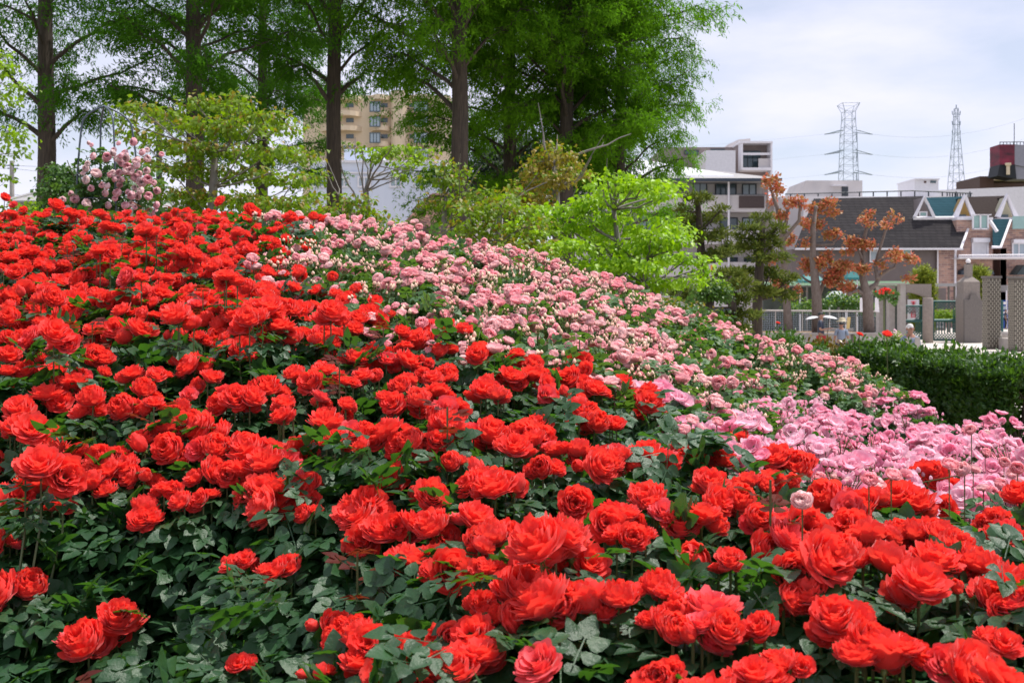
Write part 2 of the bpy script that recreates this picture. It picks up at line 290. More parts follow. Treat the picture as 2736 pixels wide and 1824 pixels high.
def ball_petal(V,F,az,Rl,tip,ht,aw,ruf,flare,ph,ns=6,nt_=8):
    """a petal wrapped on a shell of radius Rl from the base up to polar angle tip, its lip flared outwards"""
    base=len(V); zs=ht/(Rl*(1+math.cos(R(tip))))
    for i in range(ns+1):
        s=i/ns
        for j in range(nt_+1):
            t=-1+2*j/nt_; k=s*(1-.10*t**4*s-.07*t*t*s); phi=math.pi-(math.pi-R(tip))*k; r=Rl*math.sin(phi); z=zs*Rl*(1+math.cos(phi))
            fl=flare*max(0,k-.62)**1.4*2.2; r+=fl; z-=fl*.35*(1 if tip>50 else .3)
            d=ruf*k**3*(math.sin(4.3*t+ph)+.5*math.sin(9.5*t+ph*2.3)); r+=d*.8; z+=d*.7
            r*=1+.07*t*math.copysign(1,math.sin(ph*5)); a=az+aw*t*(.35+.65*min(1,k*1.8))
            V.append((math.cos(a)*r,math.sin(a)*r,z))
    for i in range(ns):
        for j in range(nt_):
            q=base+i*(nt_+1)+j; F.append((q,q+1,q+nt_+2,q+nt_+1))
def flower_ball(name,layers,mats,seed,ruf,flare,ns=6,nt_=8,openness=1.0):
    rs=random.Random(seed); V=[];F=[]; a0=rs.random()*6
    for (c,Rl,tip,ht,aw) in layers:
        a0+=1.1
        for k in range(c): ball_petal(V,F,a0+k*2*math.pi/c+rs.uniform(-.2,.2),Rl*rs.uniform(.93,1.06),max(8,tip*openness+rs.uniform(-7,7)),ht*rs.uniform(.92,1.06),aw*rs.uniform(.9,1.15),ruf*rs.uniform(.6,1.3),flare*rs.uniform(.5,1.4),rs.random()*6.28,ns,nt_)
    b=MB(); b.v=V; b.f=F; b.m=[0]*len(F); b.k=1; b.lathe(0,0,[(.012,-.34),(.016,-.10),(.05,-.07),(.07,-.02),(.05,.04)],8)
    for k in range(5):
        a=k*1.2566+rs.random(); ca,sa=math.cos(a),math.sin(a); b.add([(ca*.04-sa*.04,sa*.04+ca*.04,-.01),(ca*.04+sa*.04,sa*.04-ca*.04,-.01),(ca*.22,sa*.22,-.05)],[(0,1,2)])
    return b.mesh(name,mats,True)
LR=[(3,.10,22,.50,1.3),(4,.155,30,.53,1.0),(5,.21,38,.54,.85),(5,.27,45,.53,.8),(6,.325,52,.50,.68),(6,.375,60,.46,.66),(7,.415,70,.41,.60),(7,.435,86,.33,.58),(6,.43,106,.22,.58)]
LR2=[(4,.12,26,.42,1.0),(4,.19,38,.44,.95),(5,.26,48,.44,.8),(6,.33,57,.41,.7),(6,.38,68,.37,.68),(7,.42,84,.30,.6),(6,.42,104,.2,.6)]
LP=[(4,.11,24,.42,1.2),(5,.17,30,.46,.9),(6,.23,38,.46,.75),(6,.29,46,.45,.68),(7,.345,56,.41,.6),(7,.39,70,.35,.56),(6,.40,90,.26,.56)]
LC=[(4,.12,22,.46,1.2),(5,.19,27,.52,.9),(6,.26,32,.54,.75),(7,.33,38,.54,.66),(7,.39,46,.50,.6),(7,.43,60,.42,.56)]
LH=[(4,38,.34,.22),(5,58,.44,.29),(6,78,.48,.31)]
RED=[flower_ball('red_bloom',LR,[M['red'],M['sepal']],1,.056,.20),flower_ball('red_bloom',LR,[M['red'],M['sepal']],2,.062,.24,openness=1.12),flower_ball('red_bloom',LR2,[M['red'],M['sepal']],3,.068,.26),flower_ball('red_bloom',LR,[M['red'],M['sepal']],4,.05,.14,openness=.82),flower_ball('red_bloom',LR2,[M['red'],M['sepal']],5,.06,.25,openness=1.2),flower_ball('red_bloom',LR,[M['red'],M['sepal']],6,.066,.28,openness=1.05),flower_ball('faded_bloom',LR2,[M['red2'],M['sepal']],9,.055,.26,openness=1.15)]
RED.append(flower_ball('half_open_bloom',[(3,.09,12,.52,1.3),(4,.14,18,.56,1.1),(4,.19,26,.52,1.0),(5,.24,40,.42,.8)],[M['red'],M['sepal']],12,.02,.08))
PINK=[flower_ball('pink_bloom',LP,[M['pink'],M['sepal']],20+i,.022,.10,4,6,openness=f) for i,f in enumerate([1,.75,1.15,.9])]
CLB=[flower_ball('climbing_bloom',LC,[M['climb'],M['sepal']],40+i,.018,.06,4,6,openness=f) for i,f in enumerate([1,1.15,.85])]
LH2=[(3,.15,42,.26,1.0),(5,.26,52,.32,.85),(6,.36,64,.33,.72),(6,.42,80,.27,.66)]
HOT=[flower_ball('rose_pink_bloom',LH2,[M['hot'],M['sepal']],30+i,.045,.18,4,7,openness=f) for i,f in enumerate([1,.85,1.12,1.0])]
def budspray(seed,pm):
    rs=random.Random(seed); b=MB()
    for k in range(rs.randint(5,8)):
        a=rs.random()*6.28; r=rs.uniform(.1,.5); h=rs.uniform(.6,1.0); e=Vector((math.cos(a)*r,math.sin(a)*r,h))
        b.k=1; b.tube([(0,0,0),e*.5+Vector((0,0,.1)),e],.014,4)
        s=rs.uniform(.05,.09); b.k=0; b.lathe(e.x,e.y,[(.01,e.z),(s*.8,e.z+s*.6),(s,e.z+s*1.3),(s*.6,e.z+s*2.2),(.005,e.z+s*2.8)],7)
        b.k=1; b.lathe(e.x,e.y,[(.01,e.z-.03),(s*.7,e.z+.01),(s*.86,e.z+s*.7),(s*.5,e.z+s*.72)],6)
    return b.mesh('bud_spray',[pm,M['sepal']],True)
BUD=[budspray(i,M['bud']) for i in range(4)]
BUDH=[budspray(9+i,M['hot']) for i in range(3)]
def foliage(seed,H,Rd,n,mt,size,flat_=1.0):
    g=np.random.default_rng(seed); az=g.uniform(0,2*np.pi,n); rr=np.sqrt(g.uniform(0,1,n))*Rd; hh=H*(1-.30*(rr/Rd)**2)*(1-.62*g.uniform(0,1,n)**2.0)
    lump=.05*np.sin(az*3+seed)+.04*np.sin(rr*17+az*2); pos=np.stack([np.cos(az)*rr,np.sin(az)*rr,hh+lump],-1)
    d=np.stack([np.cos(az),np.sin(az),np.zeros(n)],-1)*.9+g.normal(0,.55,(n,3)); d[:,2]-=.15
    up=g.normal(0,.42,(n,3))+np.array([0,0,1.0])+np.stack([np.cos(az),np.sin(az),0*az],-1)*.3
    v,f=batch(*COMP,pos,frames(d,up),g.uniform(.75,1.2,n)*size); b=npmesh('rose_foliage',v,f,[mt]); return b
FR=[foliage(100+i,.68,.42,450,M['rleaf'],.115) for i in range(5)]
FP=[foliage(200+i,.68,.42,430,M['rleaf2'],.105) for i in range(4)]
FH=[foliage(300+i,.56,.40,380,M['rleaf'],.10) for i in range(3)]
def inpoly(x,y,poly):
    c=False; n=len(poly)
    for i in range(n):
        (x1,y1),(x2,y2)=poly[i],poly[(i+1)%n]
        if (y1>y)!=(y2>y) and x<(x2-x1)*(y-y1)/(y2-y1)+x1: c=not c
    return c
# light pink bed and deep pink bed, as world outlines seen over the canopy
def pj(x,y,z): return 1368+2736*x/y, 790+(CH-z)*2736/y
RB=[(760,540),(690,690),(800,800),(900,830),(1080,900),(1200,985),(1240,1000),(1640,1010),(1760,1110),(1880,1160),(2050,1190)]
PINKPOLY=[(760,500)]+RB[1:]+[(2050,1110),(2420,1090),(2460,900),(2000,780),(1300,560),(1000,480)]
RANDR=random.Random(5)
bushes=[]
def bushtype(x,y):
    z=c1(x,y); u,v=pj(x,y,z)
    if y>3.6 and u>1870 and v>1062: return 'hot'
    if y>6.2 and u>2350: return 'hot'
    if inpoly(u,v,PINKPOLY): return 'pink'
    if u>1990 and y>3.3: return 'hot'
    return 'red'
row=0; yy=1.35
while yy<9.6:
    step=.44 if yy<5 else .5
    xmax=yy*.56+.5
    k=0; x=-xmax-(.22 if row%2 else 0)
    while x<xmax:
        bx=x+RANDR.uniform(-.08,.08); by=yy+RANDR.uniform(-.08,.08)
        if bx<5.8 and bx>-7:
            t=bushtype(bx,by); ok=True
            u,v=pj(bx,by,c1(bx,by))
            if t=='hot' and by>7.7: ok=False
            if t=='pink' and u>2330: ok=False
            if by>9.2 and u>1000: ok=False
            if math.hypot(bx,by)<1.25: ok=False
            if t=='hot' and RANDR.random()<.18: ok=False
            if t=='red' and 240<u<420 and 560<v<600: pass
            if ok: bushes.append(dict(x=bx,y=by,t=t,u=u,v=v,bl=[]))
        x+=step
    yy+=step*.95; row+=1
# ---- blooms read off the photograph (u, v, width in photo pixels)
def conv(x0,y0,s,txt): return [(x0+a/s,y0+b/s,c/s) for a,b,c in [tuple(map(float,q.split(','))) for q in txt.split()]]
BA=conv(0,500,2.579,"30,70,70 95,120,60 75,190,110 170,165,80 100,235,90 240,200,70 380,125,110 335,170,60 480,190,110 450,225,70 685,190,110 650,235,90 735,280,130 600,265,90 885,290,100 1010,300,150 1100,350,110 1050,235,80 475,370,85 360,345,90 225,330,80 190,360,80 250,255,100 60,345,80 10,390,70 440,460,60 160,470,130 240,450,130 60,490,120 120,580,150 350,560,130 440,550,120 690,440,150 710,500,140 760,400,140 860,430,90 960,390,120 1170,400,100 1290,300,120 1380,310,80 1235,280,80 1425,185,90 1430,250,90 1530,100,85 1550,220,90 1460,300,70 1520,340,100 1640,320,120 1680,370,70 1710,150,100 1680,215,90 1860,300,70 1790,330,90 2000,205,100 2080,220,60 2160,210,90 2240,230,80 2000,265,100 2110,310,70 1370,385,120 1270,370,80 1330,470,140 1200,480,140 1450,450,90 1580,460,110 1690,430,120 1430,530,120 1220,540,110 1050,470,120 940,470,70 900,610,160 1050,600,130 580,620,150 670,620,90 1560,620,170 1640,660,120 1500,550,140 1780,540,120 1700,560,80 1780,630,120 1840,700,140 1890,750,100 1760,730,110 1320,730,150 1230,640,110 1460,740,90 1160,760,120 1080,790,90 940,800,130 690,770,160 780,800,140 470,800,160 330,740,170 400,650,130 300,660,140 60,730,140 80,900,170 370,1000,200 240,1030,180 150,1050,150 50,1030,110 270,900,140 1010,870,130 920,860,60 1240,900,190 1180,850,130 1360,810,130 1440,920,160 1490,850,130 1720,900,190 1640,860,130 1850,830,180 1900,920,100 1940,980,180 2050,840,150 2280,860,180 2090,1000,100 2270,980,150 2290,1080,120 790,960,160 930,990,180 650,980,150 630,1150,160 1660,1110,180 1560,1050,120 1370,1040,100 1340,1230,190 1240,1220,130 1430,1320,130 2040,1290,150 2240,1260,160 2160,1340,160 2190,1450,140 2330,1330,80 920,1300,150 1080,1290,130 980,1390,160 420,1260,160 550,1300,100 500,1360,180 60,1170,140 200,1250,130 300,1190,120 50,1280,120 40,1390,110 640,1460,210 320,1440,190 1620,1450,190 1560,1420,160 1720,1460,160 1840,1390,180 1950,1500,150 870,1510,190 1060,1490,130 1240,1520,140 1300,1430,100 150,1540,190 700,1280,80")
BC=conv(912,500,2.579,"20,880,80 80,980,160 110,1180,180 230,1130,160 310,1190,150 430,1210,160 440,1040,120 440,1100,100 150,1310,130 30,1350,90 700,1130,150 560,1190,90 730,1270,130 750,1320,100 570,1290,90 640,1330,120 410,1370,140 370,1480,170 540,1470,170 660,1420,150 720,1520,180 30,1510,130 960,1400,160 1080,1440,150 1010,1340,120 1150,1300,150 1310,1310,160 1240,1310,120 1400,1420,140 1600,1310,160 1740,1390,150 1550,1420,150 1640,1510,160 2110,1490,160 2200,1520,90 2100,1440,100 1400,1340,120 1700,1540,130 260,1290,110")
BB=conv(0,1108,2.19,"60,90,140 190,80,190 240,290,220 350,230,190 40,480,170 170,430,190 640,330,190 540,410,170 600,240,160 850,180,180 1010,190,170 690,240,130 840,350,150 830,550,170 820,620,140 1220,60,190 970,80,150 1080,30,110 1250,180,170 1230,320,170 1400,340,160 1570,300,200 1480,220,180 1380,160,150 1520,430,170 1610,530,210 1570,470,170 1820,390,130 1770,450,110 20,730,150 50,1030,210 680,1190,210 520,1330,240 1640,900,150 1360,870,120 1440,840,90 1920,1220,160 1960,1310,110 1660,10,130 1910,70,190 1960,140,120 960,440,120 1080,510,120 350,540,120 1190,480,90 1850,1520,150 1790,570,90 1400,1450,80")
BD=conv(912,1108,2.19,"60,100,150 290,110,200 420,150,160 130,190,120 550,140,110 620,60,180 700,120,150 850,110,180 1010,190,180 1080,110,190 1150,150,160 1290,210,140 1400,220,150 1480,290,180 1600,240,180 1650,270,130 1790,240,180 1890,250,160 1610,60,110 1480,40,150 1390,20,120 1180,60,120 650,270,120 820,340,190 900,440,220 960,390,150 780,400,150 1180,290,130 150,500,190 130,580,220 230,680,210 60,760,120 400,650,170 560,660,190 770,610,200 880,720,200 810,780,140 970,670,100 400,860,250 620,890,230 1170,780,300 1340,790,270 1090,880,200 1030,1030,270 1240,1120,310 1460,1110,250 1620,1080,220 960,1180,230 820,1110,150 1540,620,170 1660,600,170 1700,700,170 1820,500,190 1880,560,150 1860,1010,210 1960,1080,130 180,1330,220 330,1340,140 620,1280,170 780,1290,240 430,1420,220 90,1460,190 250,1530,200 480,1500,220 820,1420,240 700,1500,200 10,1240,110 1860,1510,150 860,910,120 1840,1190,150")
BE=conv(1824,1108,2.19,"340,80,140 310,140,130 420,160,90 50,230,140 240,270,140 560,240,200 670,290,190 650,380,110 170,390,160 160,500,170 320,490,180 420,590,150 390,400,140 520,380,130 110,610,210 860,490,210 980,530,170 1090,510,160 1250,480,210 1380,540,180 1420,340,150 1510,360,150 1540,520,130 980,640,180 1100,740,200 570,730,250 800,820,310 700,650,240 1360,700,190 1500,720,190 1600,790,190 1190,880,250 1380,1000,270 1450,860,240 1740,880,220 1900,1010,270 1950,1120,190 1720,1030,190 1830,600,130 1900,680,150 1970,720,100 170,1160,300 60,1270,230 230,1250,220 590,1060,180 750,1050,180 1070,1320,230 1180,1440,300 1290,1380,210 1590,1450,300 420,1520,220 620,1460,180 880,1200,240 1030,1180,160 1870,1330,180 280,860,120 480,1250,100")
LPK=conv(1824,1108,2.19,"1030,330,70 1090,370,110 1130,400,100 1220,350,110 1300,350,90 900,370,90 960,390,80 800,370,80 1560,290,110 1650,310,100 1700,320,80 1690,80,80 1640,90,50 1780,105,50 1880,270,60 1960,300,90 1930,340,80 1960,390,80 1860,400,90 1760,430,80 1800,440,80 700,490,80 330,190,80 270,130,60 1770,215,50 90,80,80 50,30,70 130,110,60 200,40,60 20,90,50")+conv(912,500,2.579,"435,820,85 380,820,60 520,835,80 490,860,50 780,770,80 830,800,80 900,830,80 80,790,90 190,1020,70 340,1035,60 310,1080,80 840,1185,90 840,1090,50 960,700,70 970,670,60 1290,1060,75 1310,1155,80 1450,725,50 1620,575,55 985,365,55 1540,1030,80 1840,1210,90 1460,1150,80 1840,1275,80 1990,1360,90 2080,1365,80 1940,1330,60 2050,1290,50 2180,1350,60 985,930,60 2100,1005,60 1490,965,80 1760,970,70 690,370,70 430,340,80 310,1190,60 620,1080,70 610,1130,60")+conv(0,500,2.579,"1810,385,45 2060,750,60 1950,590,55 2080,525,65 2310,700,60 2270,615,50 1840,470,50")
byt={t:[b for b in bushes if b['t']==t] for t in ('red','pink','hot')}
def nearest(p,t):
    return min(byt[t],key=lambda b:(b['x']-p.x)**2+(b['y']-p.y)**2)
nb=0; redpts=[]
for lst,t,phys in ((BA+BC+BB+BD+BE,'red',.105),(LPK,'pink',.062)):
    for (u,v,w) in lst:
        dc=hit(u,v)
        if dc is None: dc=7.8
        ds=phys*2736/w; d=max(.74*dc,min(dc*.965,ds))
        if t=='pink' and u>1824: d=min(dc,ds)*.80
        p=P(u,v,d); D=max(.05,min(.16,w*d/2736*(.98 if d<3 else .93 if d<4.2 else .80)))
        B_=nearest(p,t); B_['bl'].append((p,D,1)); nb+=1
        if t=='red' and w>34:
            a0_=RANDR.uniform(0,6.28)
            for q_ in range(2 if w>50 else 1):
                a_=a0_+q_*RANDR.uniform(1.8,3.2); B_['bl'].append((p+Vector((math.cos(a_)*.52*D,abs(math.sin(a_))*.40*D+.1*D,RANDR.uniform(-.45,.12)*D)),D*RANDR.uniform(.68,.9),0))
        if t=='red': redpts.append((u,v,w))
RP=np.array(redpts)
# random filling between them
gr=random.Random(11)
for b in bushes:
    n={'red':(7 if b['y']<3 else 11 if b['y']<4.5 else 23),'pink':gr.randint(20,38),'hot':40}[b['t']]
    if b['t']=='red' and b['u']<1000 and b['y']<3.6: n=4 if b['v']<1400 else 0
    k=0; tries=0
    while k<n and tries<n*4:
        tries+=1
        a=gr.random()*6.28; r=.34*math.sqrt(gr.random()); x=b['x']+math.cos(a)*r; y=b['y']+math.sin(a)*r
        cz=c1(x,y)+.02-(.10*(math.hypot(x-b['x'],y-b['y'])/.34)**2 if b['t']!='red' else 0)
        if b['t']=='red':
            z=cz+gr.uniform(-.09,.06); u,v=pj(x,y,z)
            if y<4.2 and np.min(np.hypot(RP[:,0]-u,RP[:,1]-v)/(RP[:,2]*.5+70))<.8: continue
            if y<3.6 and -100<u<950 and v>1360: continue
            b['bl'].append((Vector((x,y,z)),gr.uniform(.075,.105)*(1.05 if y<3.6 else .82 if y<5 else .70),0)); k+=1
        else:
            cn=gr.randint(2,5) if b['t']=='pink' else gr.randint(3,6); D0=.069 if b['t']=='pink' else .075; h=gr.uniform(-.03,.13) if b['t']=='pink' else gr.uniform(-.06,.12)
            if b['t']=='hot': cz-=.02
            for q in range(cn):
                b['bl'].append((Vector((x+gr.gauss(0,.045),y+gr.gauss(0,.045),cz+h+gr.gauss(0,.015))),D0*gr.uniform(.7,1.2),0)); k+=1
def zone(b):
    u,v,t=b['u'],b['v'],b['t']; c=('at the far left edge','in the left quarter','left of centre','near the centre','right of centre','in the right quarter','at the far right edge')[min(6,max(0,int(u//391)))]
    if t=='red':
        w='big-leaved red rose bush along the bottom of the bank' if v>1500 else 'red rose bush with large blooms low on the bank' if v>1250 else 'red rose bush just below mid bank' if v>1030 else 'red rose bush halfway up the bank' if v>850 else 'red rose bush high on the bank' if v>680 else 'red rose bush on the crest of the bank'
    elif t=='pink':
        w='soft pink rose bush on the crest against the green trees' if v<700 else 'soft pink rose bush in the upper pink bed' if v<820 else 'soft pink rose bush in the middle of the pink bed' if v<940 else 'soft pink rose bush with pale buds at the lower bed edge'
    else: w='bright pink rose bush nearest the dark hedge' if v<1130 else 'bright pink rose bush in the middle of the low bed' if v<1220 else 'bright pink rose bush directly behind the red blooms'
    return w+', '+c
GR={'red':'red rose bushes planted across the bank','pink':'soft pink rose bushes on the bank','hot':'bright pink rose bushes in the low bed'}
NM={'red':'red_rose_bush','pink':'soft_pink_rose_bush','hot':'bright_pink_rose_bush'}
LV,LF=COMP
bi=0; hotbuds=0
for b in bushes:
    t=b['t']; gz=g1(b['x'],b['y']); root=empty(NM[t],(b['x'],b['y'],gz),zone(b),'rose bush',GR[t])
    fo=bpy.data.objects.new('foliage',gr.choice({'red':FR,'pink':FP,'hot':FH}[t])); link(fo); fo.parent=root; fo.rotation_euler=(0,0,gr.random()*6.28); s=(c1(b['x'],b['y'])-gz)/.70*gr.uniform(.92,1.08)
    if b['t']=='red' and b['y']<3 and b['u']<900: s*=1.0
    fo.scale=(1,1,s)
    # canes: base to each bloom cluster
    m=MB(); base=Vector((b['x'],b['y'],gz-.02)); lp=[];ld=[];lu=[];ls=[]
    bl=b['bl']; used=[]
    for (p,D,ex) in bl:
        st=p-Vector((0,0,D*.25))
        if ex==0 and t!='red' and gr.random()<.6: continue
        j=base+Vector((gr.uniform(-.08,.08),gr.uniform(-.08,.08),.05)); mid=Vector((b['x']+(p.x-b['x'])*.6,b['y']+(p.y-b['y'])*.6,gz+(p.z-gz)*.55))
        m.tube([j,mid,p-Vector((0,0,.16)),st],[.006,.005,.0035,.003] if t=='red' else [.004,.003,.002,.0018],4,False)
        if t=='red':
            for q in range(4 if ex else 2):
                h=gr.uniform(.03,.13); a=gr.random()*6.28; lp.append(st-Vector((0,0,h))); ld.append((math.cos(a),math.sin(a),gr.uniform(-.35,.12))); lu.append((gr.gauss(0,.15),gr.gauss(0,.15),1)); ls.append(gr.uniform(.09,.13))
        elif gr.random()<.7:
            h=gr.uniform(.04,.14); a=gr.random()*6.28; lp.append(st-Vector((0,0,h))); ld.append((math.cos(a),math.sin(a),gr.uniform(-.4,.3))); lu.append((gr.gauss(0,.3),gr.gauss(0,.3),1)); ls.append(gr.uniform(.07,.11))
    for q in range(5):
        a=gr.random()*6.28; m.tube([base,base+Vector((math.cos(a)*.12,math.sin(a)*.12,.25)),base+Vector((math.cos(a)*.3,math.sin(a)*.3,.55))],[.008,.006,.004],5,False)
    if lp:
        v,f=batch(LV,LF,np.array([tuple(q) for q in lp]),frames(np.array(ld),np.array(lu)),np.array(ls)); m.k=1; m.add(v.tolist(),f.tolist())
    if t=='red' and gr.random()<.22:      # a young red shoot
        a=gr.random()*6.28; q=Vector((b['x']+math.cos(a)*.2,b['y']+math.sin(a)*.2,0)); q.z=c1(q.x,q.y); k0=4
        m.k=0; m.tube([q-Vector((0,0,.2)),q+Vector((0,0,.14))],.003,4)
        v,f=batch(LV,LF,np.array([tuple(q+Vector((0,0,.02+.035*i))) for i in range(k0)]),frames(np.array([(math.cos(a+i*2.2),math.sin(a+i*2.2),.5) for i in range(k0)]),np.array([(0,0,1.)]*k0)),np.array([.09]*k0)); m.k=2; m.add(v.tolist(),f.tolist())
    m.build('flowering_canes',[M['cane'],M['rleaf'] if t!='pink' else M['rleaf2'],M['young']],root)
    bl=sorted(bl,key=lambda q:-q[2])
    for (p,D,ex) in bl[:100]:
        src=gr.choices(RED,[5,5,4,3,4,5,2,1.5])[0] if t=='red' else gr.choice(PINK if t=='pink' else HOT)
        o=bpy.data.objects.new('bloom',src); COL.objects.link(o); o.parent=root; o.location=p-root.location-Vector((0,0,D*.18))
        a=gr.random()*6.28; tl=gr.uniform(0,38); 
        if gr.random()<.62: a=-math.pi/2+gr.uniform(-1.1,1.1); tl=gr.uniform(25,70)
        n=Vector((math.cos(a)*math.sin(R(tl)),math.sin(a)*math.sin(R(tl)),math.cos(R(tl))))
        o.rotation_mode='QUATERNION'; o.rotation_quaternion=n.to_track_quat('Z','Y')@Matrix.Rotation(gr.random()*6.28,3,'Z').to_quaternion(); k=D*gr.uniform(.95,1.08)/.95; o.scale=(k,k,k*(gr.uniform(1.05,1.35) if t=='red' else gr.uniform(.9,1.15)))
    if t!='red':
        for q in range(6 if t=='pink' else 2):
            a=gr.random()*6.28; r=.33*math.sqrt(gr.random()); x=b['x']+math.cos(a)*r; y=b['y']+math.sin(a)*r
            o=bpy.data.objects.new('bud_spray',gr.choice(BUD if t=='pink' else BUDH)); COL.objects.link(o); o.parent=root; o.location=Vector((x,y,c1(x,y)-.04))-root.location; o.scale=(.12,.12,.12*gr.uniform(.8,1.2)); o.rotation_euler=(gr.uniform(-.3,.3),gr.uniform(-.3,.3),gr.random()*6.28)
g_=np.random.default_rng(77); n_=1500; bx=np.array([(b['x'],b['y']) for b in byt['red']]); q=bx[g_.integers(0,len(bx),n_)]+g_.normal(0,.28,(n_,2)); pz=ground(q[:,0],q[:,1])+.012
v,f=batch(*leaflet(.45,3,.12,-.25),np.stack([q[:,0],q[:,1],pz],-1),frames(np.concatenate([g_.normal(0,1,(n_,2)),np.zeros((n_,1))],1),g_.normal(0,.35,(n_,3))+np.array([0,0,1])),g_.uniform(.02,.04,n_))
tag(link(bpy.data.objects.new('fallen_petals',npmesh('fallen_petals',v,f,[M['red2']]))),'red petals fallen on the bark mulch under the red rose bushes','petals',kind='stuff')
print('bushes',len(bushes),{t:len(byt[t]) for t in byt},'explicit',nb)
# ================================================================ trees
def leafpts(pads,dens,g,clump=.16,flat_=.5):
    """points gathered in small clumps through each pad: pad=(x,y,z,rx,ry,rz)"""
    out=[];nr=[]
    for (x,y,z,rx,ry,rz) in pads:
        nc=max(4,int(dens*(rx*ry+rx*rz+ry*rz)*6.5)); k=9
        q=rdirg(g,nc); r=g.uniform(.25,1,nc)**.45; c=q*r[:,None]*np.array([rx,ry,rz]); c[:,2]+=rz*.10
        p=np.repeat(c,k,0)+g.normal(0,1,(nc*k,3))*np.array([clump,clump,clump*flat_]); out.append(p+np.array([x,y,z])); nr.append(unit(p/np.array([rx,ry,rz])+1e-6))
    return np.concatenate(out),np.concatenate(nr)
def rdirg(g,n): return unit(g.normal(size=(n,3)))
def crown(name,pads,leaf,size,m,dens=30,seed=0,droop=.5,clump=.14,flat_=.5):
    g=np.random.default_rng(seed); p,nr=leafpts(pads,dens,g,clump,flat_); n=len(p)
    d=nr*np.array([1,1,.2])+g.normal(0,.6,(n,3)); d[:,2]-=droop; up=g.normal(0,.45,(n,3))+np.array([0,0,.9])+nr*.4
    ml=m if isinstance(m,list) else [m]
    v,f=batch(*leaf,p,frames(d,up),g.uniform(.7,1.25,n)*size); mi=None
    if len(ml)>1:
        w=g.uniform(0,1,n)+.25*nr[:,2]; mi=np.repeat((w>.84).astype(int),len(leaf[1]))
    return npmesh(name,v,f,ml,mi)
def limb(m,a,b,r0,r1,g,sag=.12,n=6):
    a=Vector(a);b=Vector(b); L_=(b-a).length; o=Vector(g.normal(0,.06*L_,3)); pts=[]
    for i in range(n+1):
        t=i/n; pts.append(a.lerp(b,t)+o*math.sin(math.pi*t)+Vector((0,0,sag*L_*math.sin(math.pi*t)*-.5))+Vector(g.normal(0,.012*L_,3))*(0<i<n))
    m.tube(pts,[r0+(r1-r0)*i/n for i in range(n+1)],6,False); return pts
def tree(name,label,cat,trunk,pads,leaf,size,m,bark,dens=30,seed=0,group=None,droop=.5,clump=.14,flat_=.5,limbr=.05,crownname='crown',bare=0,twigs=3):
    """trunk: list of (x,y,z,r). A limb runs from the trunk into every pad."""
    g=np.random.default_rng(seed+1000); T=[Vector(t[:3]) for t in trunk]; root=empty(name,T[0],label,cat,group)
    b=MB(); b.tube([tuple(t) for t in T],[t[3]*.72 for t in trunk],10)
    for (x,y,z,rx,ry,rz) in pads:
        c=Vector((x,y,z)); limbr_=limbr*.45; k=min(range(len(T)),key=lambda i:(abs(T[i].z-(z-.5*(Vector((x,y))-T[i].xy).length)),))
        a=T[k]; r=min(limbr_,trunk[k][3]*.7); pts=limb(b,a,c,r,r*.35,g)
        for q in range(twigs):
            e=c+Vector(rdirg(g,1)[0]*np.array([rx,ry,rz])*.8); limb(b,pts[3+q%3],e,r*.35,r*.12,g,n=3)
    for q in range(bare):
        k=int(g.integers(1,len(T))); e=T[k]+Vector((g.normal(0,.5),g.normal(0,.4),g.uniform(.3,.8))); pts=limb(b,T[k],e,limbr*.6,.006,g)
        limb(b,pts[3],e+Vector(g.normal(0,.25,3)),limbr*.3,.005,g,n=3)
    b.build('trunk',bark,root,True)
    link(bpy.data.objects.new(crownname,crown(crownname,pads,leaf,size,m,dens,seed,droop,clump,flat_)),root); return root
